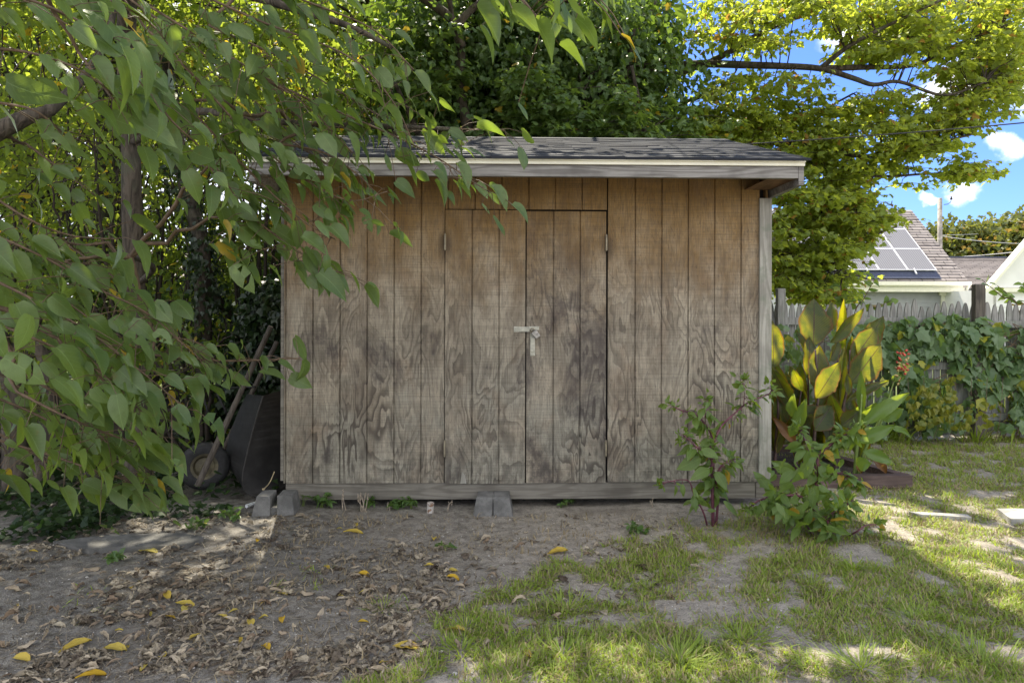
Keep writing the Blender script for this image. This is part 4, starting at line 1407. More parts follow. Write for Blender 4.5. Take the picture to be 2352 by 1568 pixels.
# ------------------------------------------------------------------ the maple on the right
mp = empty('maple_tree', 'sunlit yellow green maple spreading its limbs over the right of the shed', 'tree', (2.35, 10.4, 0))
tk = MB(); lv = MB(); tw = MB()
base = np.array([2.35, 10.4, -.05])
L0 = smooth_path([base, (2.3, 10.3, 2.2), (2.25, 10.1, 4.2), (2.2, 9.9, 6.2), (2.4, 9.9, 8.0)], 5)
tk.tube(L0, np.linspace(.22, .12, len(L0)), 12)
LM = [
    [P(1560, 150, 9.9), P(1627, 147, 9.6), P(1720, 150, 9.3), P(1790, 152, 9.1), P(1884, 158, 8.9), P(1960, 180, 8.8), P(2007, 195, 8.7), P(2065, 188, 8.7), P(2168, 219, 8.6), P(2260, 190, 8.6)],
    [P(1884, 158, 8.9), P(1980, 155, 8.9), P(2100, 150, 9.0), P(2180, 110, 9.0), P(2300, 60, 9.0)],
    [P(1560, 240, 9.8), P(1650, 205, 9.4), P(1690, 165, 9.2)],
    [P(2000, 150, 8.9), P(2060, 110, 9.2), P(2140, 60, 9.4), P(2230, 20, 9.5)],
    [P(1640, 140, 9.6), P(1760, 70, 9.4), P(1880, 20, 9.4), P(2000, -40, 9.4)],
    [P(1884, 158, 8.9), P(1960, 100, 8.7), P(2100, 30, 8.6), P(2250, -40, 8.6)],
    [P(1700, 330, 9.7), P(1850, 330, 9.3), P(1980, 360, 9.0), P(2050, 335, 8.9), P(2140, 330, 8.8), P(2230, 310, 8.8)],
    [P(1900, 400, 9.2), P(2030, 405, 9.1), P(2120, 400, 9.0), P(2200, 398, 9.0), P(2270, 400, 9.0)],
    [P(1700, 430, 9.8), P(1800, 470, 9.4), P(1900, 520, 9.1), P(1990, 540, 8.9), P(2060, 520, 8.8)],
    [P(1740, 560, 9.6), P(1820, 590, 9.2), P(1900, 610, 8.9), P(1990, 640, 8.7)],
    [P(1850, 300, 9.3), P(1900, 250, 9.1), P(1960, 215, 8.9)],
]
nodes = [L0]
for k, pts in enumerate(LM):
    L = smooth_path(pts, 5)
    r0 = (.06, .045, .035, .035, .045, .035, .04, .02, .04, .035, .02)[k]
    tk.tube(L, np.linspace(r0, .012, len(L)), 8)
    nodes.append(L)
    a = L[0]
    k0 = int(np.argmin(np.linalg.norm(L0 - a, axis=1) + 2.0 * (L0[:, 2] > a[2])))
    if k in (0, 2, 4, 6, 8, 9):
        tk.tube(smooth_path([L0[k0], (L0[k0] + a) / 2 + [0, 0, .1], a], 5), np.linspace(r0 * 1.15, r0, 11), 8)
nodes = np.concatenate(nodes)
regions = [
    ([(1640, 170), (1740, 165), (1860, 180), (1900, 250), (1790, 300), (1680, 290), (1620, 240)], 42, (8.7, 9.6), .30),
    ([(1900, 40), (2100, 30), (2340, 60), (2350, 240), (2150, 180), (1950, 130)], 60, (8.4, 9.4), .34),
    ([(1590, -20), (2360, -20), (2345, 230), (2240, 215), (2130, 120), (1960, 140), (1840, 60), (1760, 130), (1640, 100), (1590, 60)], 320, (8.4, 10.2), .38),
    ([(1780, 170), (1930, 175), (2110, 225), (2220, 210), (2330, 240), (2230, 330), (2010, 340), (1870, 330), (1800, 260)], 165, (8.5, 9.6), .38),
    ([(2030, 340), (2150, 320), (2240, 320), (2215, 360), (2290, 395), (2250, 412), (2170, 400), (2100, 400), (2060, 430), (1990, 420)], 62, (8.7, 9.3), .40),
    ([(1600, 240), (1720, 250), (1800, 270), (1960, 340), (2010, 420), (1960, 450), (1900, 460), (1870, 400), (1720, 330), (1600, 320)], 200, (8.7, 10.0), .34),
    ([(1760, 420), (1980, 440), (2040, 485), (2020, 535), (1935, 590), (1955, 640), (1920, 690), (1860, 690), (1770, 660)], 290, (8.3, 9.6), .30),
]
allc = []
for poly, n, (d0, d1), g in regions:
    q = in_poly(poly, n)
    cc = PP(np.column_stack([q, rng.uniform(d0, d1, n)]))
    f = fbm(q[:, 0] / 55.0, q[:, 1] / 34.0, 91, 3)
    cc = cc[f > g]
    allc.append(cc)
cc = np.concatenate(allc)
cc = sunny_gap(cc, .54)
sprays(lv, tw, LOBED, cc, 5, 8, .34, .078, .75)
connect(tw, nodes, cc, .009, .003, 1.4)
n = 90  # high clumps, mostly out of view, added to dapple the lawn
hc = np.column_stack([rng.uniform(1.2, 6.5, n), rng.uniform(8.4, 12.5, n), rng.uniform(6.2, 9.5, n)])
hc = sunny_gap(hc, .8)
cloud(lv, LOBED, hc, 20, (.30, .30, .14), .12, .45, .9)
connect(tw, np.concatenate([nodes, [(3.5, 10, 7.5), (5, 10, 7.5)]]), hc, .012, .004, 3.0)
tk.build('trunk', M_bark, mp, smooth=True)
tw.build('twigs', M_twigd, mp, smooth=True)
lv.build('crown', M_maple, mp)


# ------------------------------------------------------------------ background trees
def round_tree(name, label, x, y, h, rad, ncl, per, leaf, mat, grp, z0=None, tm=LOB5, flat=.8, twm=M_barkd):
    r = empty(name, label, 'tree', (x, y, 0), grp)
    tk = MB(); lv = MB()
    zc = h - rad * flat if z0 is None else z0
    L = smooth_path([(x, y, -.1), (x + .1, y, zc * .6), (x, y, zc + rad * .3)], 5)
    tk.tube(L, np.linspace(rad * .09, rad * .03, len(L)), 9)
    q = nrm(rnd(ncl)) * (rng.uniform(.15, 1, (ncl, 1)) ** .4)
    cc = np.array([x, y, zc]) + q * np.array([rad, rad, rad * flat]) * (.7 + .55 * fbm(q[:, 0] * 2 + x, q[:, 2] * 2 + y, 13)[:, None])
    cloud(lv, tm, cc, per, (rad * .13, rad * .13, rad * .08), leaf, .5, .8)
    connect(tk, L[3:], cc[::5], rad * .02, rad * .006, rad * 1.6)
    tk.build('trunk', twm, r, smooth=True)
    lv.build('crown', mat, r)
    return r


BT = 'background trees behind the yard'
round_tree('leafy_tree', 'bright yellow green tree seen through the big leaves at the top left', -9.2, 13.5, 9.0, 3.6, 420, 22, .14, M_thick, BT)
round_tree('leafy_tree', 'bright backlit tree rising behind the shrubs left of the roof', -4.4, 14.5, 9.5, 3.3, 420, 22, .13, M_thick, BT)
round_tree('leafy_tree', 'bright backlit tree just left of the dark ivy tree', -2.2, 12.0, 7.8, 2.2, 330, 20, .11, M_thick, BT)
round_tree('leafy_tree', 'bright tree glimpsed between the dark ivy trees', .8, 15.0, 9.0, 3.0, 300, 20, .13, M_thick, BT)
round_tree('leafy_tree', 'tall deep green tree added to shade the left undergrowth', -5.6, 9.8, 9.2, 2.6, 190, 26, .12, M_thick2, BT, z0=7.0, flat=.75)  # tree added for its shade, crown mostly above the view
round_tree('leafy_tree', 'low bright tree far behind the left trunks', -7.4, 11.5, 4.2, 2.2, 260, 20, .10, M_thick, BT)
FT = 'distant trees beyond the houses'
for (px_, top, d, rad, lab) in ((2160, 500, 48, 3.4, 'olive green distant tree left of the utility pole'), (2215, 512, 52, 3.2, 'olive green distant tree just right of the utility pole'), (2285, 505, 50, 3.3, 'rounded yellowish distant tree above the low grey roof'),
                                (2345, 545, 50, 3.4, 'distant tree above the low roof near the white gable'), (2385, 490, 44, 3.0, 'dark feathery distant tree cut by the right edge')):
    b0 = P(px_, 708, d); z = P(px_, top, d)[2]
    round_tree('distant_tree', lab, b0[0], b0[1], z, rad, 260, 22, .34, M_far, FT, z0=z - rad * .95, flat=1.0)
b0 = P(2232, 584, 46)
round_tree('orange_shrub', 'small orange red bush showing over the low grey roof', b0[0], b0[1], b0[2] + .3, .75, 60, 14, .16, M_red, None)
b0 = P(2275, 580, 45)
round_tree('round_shrub', 'bright green rounded bush showing over the low grey roof', b0[0], b0[1], b0[2] + .4, .95, 80, 14, .16, M_far, None)

# ------------------------------------------------------------------ neighbouring houses
m, t = newmat('pale_lap_siding')
t.out(t.pr(t.mix(t.ss(t.noise(t.obj(), 3, 4), .3, .7), (.30, .31, .31), (.35, .36, .36)), .6))
M_lap = m
M_lapw = simple('white_lap_siding', (.78, .78, .76), .55, 0, .04, 2)
m, t = newmat('grey_brown_house_shingle')
o = t.obj()
br = t.n('ShaderNodeTexBrick', {'Vector': t.mapv(o, (1, 1, 1)), 'Color1': (.21, .185, .175, 1), 'Color2': (.29, .26, .245, 1), 'Mortar': (.07, .06, .06, 1), 'Scale': 1.0, 'Mortar Size': .018, 'Brick Width': .45, 'Row Height': .19})
t.out(t.pr(t.mix(t.math('MULTIPLY', t.ss(t.noise(o, 3, 4), .4, .7), .35), br.outputs[0], (.34, .30, .28)), .85))
M_hroof = m
m, t = newmat('solar_panel_glass')
o = t.obj()
sp = t.n('ShaderNodeSeparateXYZ', {0: o})
ln_ = t.ss(t.math('PINGPONG', t.math('MULTIPLY', sp.outputs[0], 12.0), .5), .32, .42)
c = t.mix(ln_, (.17, .17, .18), (.30, .295, .30))
t.out(t.pr(c, .5, spec=.3))
M_panel = m
M_alu = simple('white_aluminium', (.8, .8, .8), .35, .3, .05, 5)
M_navy = simple('dark_navy_roof_edge', (.05, .06, .10), .7)  # even dark blue for the edge strip and the ridge cap


def lap_wall(mb, x0, x1, z0, z1, y, step=.16):
    z = z0
    while z < z1 - .01:
        zz = min(z + step, z1)
        V = np.array([[x0, y - .02, z], [x1, y - .02, z], [x1, y, zz], [x0, y, zz], [x0, y, z], [x1, y, z]])
        mb.add(V, [[0, 1, 2, 3], [4, 5, 1, 0]])
        z = zz


hA = empty('neighbour_house', 'grey sided house with rows of pale solar panels on its steep roof', 'house', (14, 27, 0))
ex0, ex1 = 11.4, P(2240, 640, 25.0)[0]
ez, rz, ey, ry = 2.46, 5.6, 25.0, 28.5
mb = MB(); lap_wall(mb, ex0 + .3, ex1 - .75, 0, ez - .1, ey + .45)
mb.box(ex0 + .3, ex1 - .4, ey + .46, ey + 6.5, 0, ez - .12)
mb.prism([[ex1 - .45, ey + .47, ez - .12], [ex1 - .45, ey + 6.5, ez - .12], [ex1 - .45, ry, rz - .15]], (.05, 0, 0))
mb.build('wall', M_lap, hA)
mb = MB()
for sd in (0, 1):
    y0_, y1_ = (ey, ry) if not sd else (2 * ry - ey, ry)
    V = np.array([[ex0, y0_, ez], [ex1, y0_, ez], [ex1, y1_, rz], [ex0, y1_, rz]])
    mb.prism(V if not sd else V[::-1], (0, 0, .10))
# shingle courses as thin steps on the front slope
nr = 26
for k in range(nr):
    f0, f1 = k / nr, (k + 1) / nr
    V = np.array([[ex0, ey + (ry - ey) * f0 - .01, ez + (rz - ez) * f0 + .145], [ex1, ey + (ry - ey) * f0 - .01, ez + (rz - ez) * f0 + .145], [ex1, ey + (ry - ey) * f1, ez + (rz - ez) * f1 + .11], [ex0, ey + (ry - ey) * f1, ez + (rz - ez) * f1 + .11]])
    mb.add(V, [[0, 1, 2, 3]])
    W = V.copy(); W[2] = V[1] - [0, 0, .05]; W[3] = V[0] - [0, 0, .05]
    mb.add(W, [[3, 2, 1, 0]])
mb.build('roof', M_hroof, hA)
mb = MB()
mb.box(ex0, ex1 + .05, ey - .14, ey - .02, ez - .06, ez + .08)
mb.box(ex0, ex1 - .2, ey - .02, ey + .44, ez - .12, ez - .06)
mb.box(ex0, ex1 - .1, ey + .02, ey + .06, ez - .30, ez - .1301)
mb.build('gutter', M_white, hA)
mb = MB()
mb.box(ex1 - .74, ex1 - .30, ey + .38, ey + .455, 0, ez - .125)
mb.box(ex1 - .85, ex1 - .05, ey + .30, ey + .379, ez - .42, ez - .305)
mb.build('corner_trim', M_white, hA)
mb = MB()
mb.tube(smooth_path([(ex1 - .02, ey - .08, ez - .05), (ex1 - .02, ey + .1, ez - .3), (ex1 - .12, ey + .28, ez - .55), (ex1 - .12, ey + .3, .2)], 4), .055, 8)
mb.build('downpipe', M_white, hA)
slo = np.array([0, ry - ey, rz - ez]); sl_len = np.linalg.norm(slo); slo /= sl_len
nor = np.array([0, -slo[2], slo[1]])
mb = MB()
V = np.array([[ex0 + .3, ey + .02, ez + .155], [ex1 - 1.0, ey + .02, ez + .155]])
q = np.array([V[0], V[1], V[1] + slo * .55, V[0] + slo * .55]) + nor * .05
mb.prism(q, nor * .02)
mb.build('roof_edge_strip', M_navy, hA)
prow = 3; pw, ph = 1.06, (sl_len - .75) / 3
for r_ in range(prow):
    for k in range(5):
        xa = ex1 - 1.02 - (k + 1) * (pw + .03)
        s0 = .45 + r_ * ph
        b = MB()
        c0 = np.array([xa, ey, ez + .10]) + slo * s0 + nor * .14
        q = np.array([c0, c0 + [pw, 0, 0], c0 + [pw, 0, 0] + slo * (ph - .04), c0 + slo * (ph - .04)])
        b.prism(q, nor * .04)
        po = b.build('solar_panel', M_panel, hA)
        fb = MB()
        for (e0, e1) in ((0, 1), (1, 2), (2, 3), (3, 0)):
            fb.tube(np.stack([q[e0], q[e1]]) + nor * .03, .022, 4)
        WL[po.name] = WL[hA.name] + 0
        WL[po.name] = np.array(WL[hA.name])
        fr = fb.build('frame', M_alu, po)
for k, xx in enumerate((ex1 - 1.9, ex1 - 3.7, ex1 - 5.4)):
    b = MB()
    b.tube([np.array([xx, ey - .03, ez + .16]) + slo * .2 + nor * .1, np.array([xx, ey, ez + .2]) + slo * .42 + nor * .14], .03, 6)
    b.build('panel_bracket', M_alu, hA)

hB = empty('low_house', 'low house with a grey brown shingle roof behind the utility pole', 'house', (20, 29, 0))
mb = MB()
xb0, xb1 = ex1 + .1, 27.5
yb0, zb0, yb1 = 26.6, 2.35, 30.5
zb1 = P(2260, 596, 30.5)[2]
V = np.array([[xb0, yb0, zb0], [xb1, yb0, zb0], [xb1, yb1, zb1], [xb0, yb1, zb1]])
mb.prism(V, (0, 0, .1))
V2 = np.array([[xb0, 2 * yb1 - yb0, zb0], [xb1, 2 * yb1 - yb0, zb0], [xb1, yb1, zb1], [xb0, yb1, zb1]])
mb.prism(V2[::-1], (0, 0, .1))
nr = 22
for k in range(nr):
    f0, f1 = k / nr, (k + 1) / nr
    V = np.array([[xb0, yb0 + (yb1 - yb0) * f0 - .01, zb0 + (zb1 - zb0) * f0 + .145], [xb1, yb0 + (yb1 - yb0) * f0 - .01, zb0 + (zb1 - zb0) * f0 + .145], [xb1, yb0 + (yb1 - yb0) * f1, zb0 + (zb1 - zb0) * f1 + .11], [xb0, yb0 + (yb1 - yb0) * f1, zb0 + (zb1 - zb0) * f1 + .11]])
    mb.add(V, [[0, 1, 2, 3]])
    W = V.copy(); W[2] = V[1] - [0, 0, .04]; W[3] = V[0] - [0, 0, .04]
    mb.add(W, [[3, 2, 1, 0]])
mb.build('roof', M_hroof, hB)
mb = MB(); mb.box(xb0, xb1, yb1 - .09, yb1 + .09, zb1 + .11, zb1 + .17); mb.build('ridge_cap', M_navy, hB)
mb = MB(); lap_wall(mb, xb0 + .2, xb1 - .2, 0, zb0, yb0 + .4); mb.box(xb0 + .2, xb1 - .2, yb0 + .41, yb1 + 3, 0, zb0 - .01); mb.build('wall', M_lap, hB)

hC = empty('white_gable_house', 'white sided gable end of a house cut by the right edge', 'house', (22, 24, 0))
yc = 22.5
g0 = P(2302, 664, yc); ga = P(2410, 530, yc); g1 = P(2500, 661, yc)
mb = MB()
lap_wall(mb, g0[0] + .25, g1[0] - .25, 0, g0[2], yc + .25, .2)
pl = np.array([[g0[0] + .1, yc + .26, g0[2] + .08], [g1[0] - .1, yc + .26, g0[2] + .08], [ga[0], yc + .26, ga[2] - .08]])
mb.prism(pl, (0, .1, 0))
mb.box(g0[0] + .25, g1[0] - .25, yc + .37, yc + 7, 0, g0[2])
mb.build('wall', M_lapw, hC)
mb = MB()
for a_, b_ in ((g0, ga), (g1, ga)):
    sg = 1 if a_[0] < b_[0] else -1
    pl = np.array([[a_[0] - sg * .2, yc, a_[2] - .1], [b_[0], yc, b_[2]], [b_[0], yc, b_[2] + .14], [a_[0] - sg * .2, yc, a_[2] + .04]])
    mb.prism(pl if sg > 0 else pl[::-1], (0, .3, 0))
mb.build('roof', M_white, hC)
mb = MB()
mb.box(g0[0] - .1, g1[0], yc + .1, yc + .249, g0[2] - .08, g0[2] + .06)
mb.build('eave_trim', M_white, hC)

hD = empty('pale_outbuilding', 'pale building glimpsed through the undergrowth on the left', 'house', (-6, 17, 0))
mb = MB(); lap_wall(mb, -9.5, -2.9, 0, 2.1, 16.5, .2); mb.box(-9.5, -2.9, 16.51, 20, 0, 2.09); mb.build('wall', M_lapw, hD)
mb = MB(); mb.prism([[-9.8, 16.1, 2.1], [-2.6, 16.1, 2.1], [-2.6, 18.2, 2.9], [-9.8, 18.2, 2.9]], (0, 0, .1)); mb.prism([[-9.8, 20.3, 2.1], [-9.8, 18.2, 2.9], [-2.6, 18.2, 2.9], [-2.6, 20.3, 2.1]], (0, 0, .1)); mb.build('roof', M_hroof, hD)

# ------------------------------------------------------------------ utility pole and wires
pb = P(2159, 708, 36); ptop = P(2159, 455, 36)
up = empty('utility_pole', 'grey wooden utility pole rising behind the low roof', 'utility pole', (pb[0], pb[1], 0))
b = MB(); b.tube([(pb[0], pb[1], -.1), (ptop[0], ptop[1], ptop[2] * .5), tuple(ptop)], [.15, .125, .105], 12); b.build('pole', simple('grey_pole_timber', (.33, .30, .26), .9, 0, .3, 6), up, smooth=True)
b = MB(); p1 = P(2168, 470, 36); p2 = P(2184, 464, 36); p3 = P(2185, 455, 36)
b.tube([p1, (p1 + p2) / 2 + [0, 0, -.05], p2, p3], .018, 6); b.lathe([(0, 0), (.06, .02), (.06, .08), (.03, .12), (.05, .16), (0, .2)], p3 - [0, 0, .1], (0, 0, 1), 10)
b.build('insulator_bracket', M_twigd, up)


def wire(name, label, a, b_, r, sag, mat, n=24):
    u = np.linspace(0, 1, n)[:, None]
    p = a * (1 - u) + b_ * u
    p[:, 2] -= (sag * 4 * u * (1 - u))[:, 0]
    w_ = MB(); w_.tube(p, r, 6)
    return tag(w_.build(name, mat, smooth=True), label, 'power line', 'overhead wires')


M_wire = simple('black_cable', (.035, .035, .04), .6)
M_wireg = simple('grey_cable', (.45, .45, .45), .5)
wire('service_cable', 'black twisted service cable running from behind the roof to the upper right', P(1500, 342, 8.3), P(2460, 272, 6.9), .007, .03, M_wire)
wire('power_line', 'upper grey wire from the utility pole across the distant trees', P(2162, 542, 36), P(2500, 556, 40), .022, .25, M_wireg)
wire('power_line', 'lower grey wire sloping up in front of the distant trees', P(2165, 592, 36), P(2500, 556, 30), .018, .1, M_wireg)
wire('power_line', 'short faint wire just under the upper one at the utility pole', P(2162, 540, 36), P(2330, 528, 60), .015, .1, M_wireg)

# ------------------------------------------------------------------ canna lilies in the bed
def Z4(cx, cy, d):
    return P((2280 + cx / 2.412) / 1.3061, (850 + cy / 2.412) / 1.3061, d)


def canna_leaf(base, tip, hw, fold, droop, roll, mb, seed):
    base = np.asarray(base); tip = np.asarray(tip)
    L = np.linalg.norm(tip - base)
    ts = np.linspace(0, 1, 15)
    wv = np.sin(np.pi * np.clip(ts, 0, 1) ** .82) ** .92
    wv[-1] = 0; wv[0] = .03
    dirn = (tip - base) / L
    view = -cf
    side = np.cross(dirn, view); side /= np.linalg.norm(side)
    cr_, sr_ = math.cos(roll), math.sin(roll)
    nn = np.cross(side, dirn)
    S = side * cr_ + nn * sr_
    N_ = -side * sr_ + nn * cr_
    r = np.random.default_rng(seed)
    V = []; U = []
    us = np.array([-1, -.6, -.25, 0, .25, .6, 1.0])
    for k, tt in enumerate(ts):
        c = base + dirn * L * tt + N_ * (-droop * L * (tt - .15) ** 2 + droop * L * .02) + np.array([0, 0, -.25 * droop * L * tt ** 3])
        for u in us:
            h = hw * wv[k] * (1 + .05 * r.normal() * (abs(u) > .9))
            V.append(c + S * u * h + N_ * (fold * h * abs(u) ** 1.4) + N_ * .012 * math.sin(9 * tt + 3 * u + seed) * abs(u))
            U.append((.5 + .5 * u, tt))
    n = len(us)
    F = []
    for k in range(len(ts) - 1):
        for q in range(n - 1):
            F.append((k * n + q, k * n + q + 1, (k + 1) * n + q + 1, (k + 1) * n + q))
    mb.add(np.array(V), F, np.array(U))


SC4 = 1.0 / 2.412 / 1.3061           # crop px to view px
DEP = 6.2
mpx = SC4 * DEP / FPX                 # crop px to metres at that depth
cn = empty('canna_plant', 'tall bronze leaved canna clump glowing yellow against the fence', 'plant', (2.75, 6.1, .05))
LV = [  # base, tip, half width (crop px), fold, droop, roll, depth
    ((385, 450), (400, 92), 128, .18, .10, .1, 6.25), ((530, 330), (515, 112), 45, .5, .1, .6, 6.4), ((610, 500), (604, 108), 44, .9, .05, .9, 6.5),
    ((505, 430), (770, 172), 62, .35, .12, -.3, 6.2), ((700, 540), (905, 218), 85, .3, .15, .3, 6.5), ((665, 560), (862, 300), 100, .22, .12, .1, 6.3),
    ((660, 720), (895, 425), 120, .15, .1, 0, 6.05), ((345, 660), (372, 372), 92, .3, .08, -.3, 6.1), ((400, 760), (436, 435), 82, .35, .1, .2, 6.0),
    ((405, 830), (585, 560), 84, .2, .12, .1, 5.85), ((500, 560), (580, 410), 62, .4, .1, -.4, 6.15), ((95, 610), (105, 262), 85, .3, .1, -.2, 6.1),
    ((305, 780), (225, 600), 44, .5, .15, .5, 6.0), ((575, 920), (610, 430), 52, .7, .05, .7, 6.2), ((625, 850), (955, 668), 34, .8, .2, .4, 5.95),
    ((395, 1060), (530, 870), 95, .25, .1, .1, 5.9), ((290, 960), (480, 895), 70, .4, .3, .9, 6.0), ((590, 1030), (730, 915), 72, .3, .2, .3, 6.0),
    ((640, 810), (636, 640), 26, .6, .05, .5, 5.9), ((150, 800), (100, 560), 70, .4, .1, .4, 6.25), ((230, 900), (200, 640), 70, .4, .1, -.5, 6.35),
    ((300, 1100), (270, 830), 75, .4, .1, .5, 6.3), ((480, 1100), (500, 800), 80, .5, .1, -.5, 6.4), ((140, 1050), (150, 760), 75, .5, .1, .1, 6.2), ((560, 1100), (700, 780), 75, .4, .15, .2, 6.35),
    ((690, 620), (655, 380), 50, .6, .1, .8, 6.4), ((330, 560), (280, 330), 60, .5, .1, -.8, 6.5),
]
for k in range(36):
    bx = rng.uniform(95, 740); by = rng.uniform(850, 1330)
    LV.append(((bx, by), (bx + rng.normal(0, 90), by - rng.uniform(220, 340)), rng.uniform(45, 85), rng.uniform(.2, .6), rng.uniform(.05, .2), rng.uniform(-.8, .8), rng.uniform(6.1, 6.6)))
mb = MB()
for k, (b0, t0, hw, fo, dr_, ro, dd) in enumerate(LV):
    canna_leaf(Z4(*b0, dd), Z4(*t0, dd + rng.uniform(-.12, .15)), hw * mpx * .9, fo, dr_, ro, mb, k)
mb.build('leaves', M_canna, cn, smooth=True)
mb = MB()
for k, (b0, t0, hw, fo, dr_, ro, dd) in enumerate((((255, 1150), (100, 955), 36, .5, .3, .2, 5.85), ((790, 1255), (968, 1375), 30, .6, .5, .3, 5.8), ((690, 1300), (755, 1385), 20, .8, .5, .2, 5.8))):
    canna_leaf(Z4(*b0, dd), Z4(*t0, dd), hw * mpx, fo, dr_, ro, mb, 60 + k)
mb.build('withered_leaves', M_withered, cn, smooth=True)
mb = MB()
for pts, dd in (([(390, 1420), (392, 1150), (405, 950), (420, 800), (400, 480)], 6.05), ([(540, 1420), (560, 1100), (600, 900), (640, 700), (650, 480)], 6.15), ([(100, 1430), (115, 1150), (130, 900), (110, 600)], 6.2), ([(262, 1420), (262, 1200), (270, 980), (300, 760)], 6.2), ([(560, 1420), (575, 1050), (610, 860), (560, 540)], 6.3), ([(330, 1420), (350, 1100), (350, 650)], 6.3)):
    p = smooth_path([Z4(*q, dd) for q in pts], 6)
    mb.tube(p, np.linspace(.017, .007, len(p)), 9)
mb.build('stems', M_cstem, cn, smooth=True)

gc = empty('canna_plant', 'light green canna with arching lime leaves right of the bronze clump', 'plant', (3.05, 5.9, .05))
mb = MB()
for k, (b0, t0, hw, fo, dr_, ro, dd) in enumerate((((735, 1020), (1095, 762), 48, .5, .25, .35, 5.85), ((715, 1150), (985, 1008), 46, .5, .25, .4, 5.8), ((870, 980), (1040, 905), 52, .3, .15, .2, 6.0), ((930, 1030), (1112, 1092), 24, .6, .35, .5, 5.9),
                                                  ((745, 1215), (990, 1285), 40, .4, .45, .2, 5.75), ((690, 1300), (795, 1300), 48, .3, .3, .1, 5.7), ((735, 940), (730, 622), 30, .7, .03, .5, 5.95), ((680, 1180), (650, 1060), 48, .4, .1, .2, 5.9),
                                                  ((770, 1000), (840, 860), 60, .4, .1, .3, 6.1), ((250, 1060), (335, 830), 40, .6, .1, .4, 5.8), ((225, 960), (240, 800), 36, .6, .1, .6, 5.8), ((215, 1110), (290, 960), 30, .6, .2, .5, 5.7), ((700, 1010), (720, 880), 66, .3, .1, .1, 6.2),
                                                  ((255, 1400), (90, 1275), 45, .35, .2, -.2, 5.6))):
    canna_leaf(Z4(*b0, dd), Z4(*t0, dd - .1), hw * mpx, fo, dr_, ro, mb, 90 + k)
mb.build('leaves', M_green, gc, smooth=True)
mb = MB()
for pts, dd in (([(680, 1430), (700, 1200), (722, 1000), (735, 800)], 5.85), ([(700, 1420), (760, 1200), (850, 1020), (880, 960)], 5.9)):
    p = smooth_path([Z4(*q, dd) for q in pts], 6)
    mb.tube(p, np.linspace(.016, .008, len(p)), 8)
mb.build('stems', M_gstem, gc, smooth=True)

fs = empty('canna_flower', 'tall flower stalk with small fading red blooms left of the fence vine', 'flower', Z4(850, 1100, 6.2))
mb = MB()
p = smooth_path([Z4(840, 1120, 6.2), Z4(900, 930, 6.2), Z4(965, 720, 6.2), Z4(1012, 620, 6.2), Z4(1045, 490, 6.2)], 6)
mb.tube(p, np.linspace(.008, .004, len(p)), 7)
mb.build('stalk', M_gstem, fs, smooth=True)
mb = MB(); mb2 = MB()
tp = p[-12:]
for k in range(42):
    q = tp[rng.integers(len(tp))] + rnd(1)[0] * .022
    (mb if rng.random() < .6 else mb2).lathe([(0, 0), (.008, .004), (.011, .014), (.006, .026), (0, .03)], q, rnd(1)[0] + [0, 0, .6], 6)
mb.build('red_petals', simple('faded_red_petal', (.50, .07, .045), .6, 0, .4, 30), fs, smooth=True)
mb2.build('seed_pods', simple('tan_seed_pod', (.40, .30, .13), .7, 0, .3, 30), fs, smooth=True)
canna_b = MB()
canna_leaf(Z4(950, 700, 6.2), Z4(1030, 655, 6.15), 26 * mpx, .3, .2, .2, canna_b, 140)
canna_b.build('leaf', M_green, fs, smooth=True)


# ------------------------------------------------------------------ pokeweed
def poke(name, label, base, stems, extra, dep, nl, size, mat=M_poke):
    r = empty(name, label, 'plant', base)
    st = MB(); lv = MB()
    for pts, r0, r1, nn in stems:
        p = smooth_path([q for q in pts], 6)
        st.tube(p, np.linspace(r0, r1, len(p)), 8)
        n = int(nn * 4.0)
        k = rng.uniform(len(p) * .25, len(p) - 1.01, n); i0 = k.astype(int); f = (k - i0)[:, None]
        pos = p[i0] * (1 - f) + p[i0 + 1] * f
        d = rnd(n) * np.array([.8, .55, .35]) + cr * .1; d[:, 2] -= .25
        d = nrm(d)
        pet = pos + d * .03
        for a_, b_ in zip(pos, pet):
            st.tube([a_, (a_ + b_) / 2 + [0, 0, .005], b_], .002, 4, cap=False)
        frac = k / len(p)
        sz = size * rng.choice([.4, .6, .85, 1.1, 1.3], n) * np.interp(frac, [.2, .6, 1], [1.15, 1.0, .55])
        nrmv = rnd(n) * .5 - cf * .35; nrmv[:, 2] += .9
        scatter(lv, POK, pet, d, nrmv, sz)
        m_ = 16                                            # small fresh leaves and buds at the tip
        pos = p[-1] + rnd(m_) * .022
        d = rnd(m_); d[:, 2] += .5
        scatter(lv, OVATE, pos, d, rnd(m_), .045 * rng.uniform(.5, 1.4, m_))
    for b0, t0, w_ in extra:
        b0 = np.asarray(b0); t0 = np.asarray(t0)
        nn = -cf * .8 + cu * .5 + rnd(1)[0] * .25
        scatter(lv, POK, [b0], [t0 - b0], [nn], np.linalg.norm(t0 - b0), np.array([w_]))
    if nl:
        n = nl
        c_ = PP(np.column_stack([in_poly([(1780, 1060), (1850, 1010), (1940, 1050), (1960, 1150), (1940, 1225), (1800, 1215), (1760, 1140)], n), rng.uniform(dep - .45, dep + .2, n)]))
        c_[:, 2] = np.maximum(c_[:, 2], .06)
        d = rnd(n) * .7; d[:, 2] -= .45
        nn = rnd(n) * .6 - cf * .3; nn[:, 2] += .7
        scatter(lv, POK, c_, d, nn, size * rng.uniform(.5, 1.35, n))
    st.build('stems', M_pstem, r, smooth=True)
    lv.build('leaves', mat, r, smooth=True)
    return r


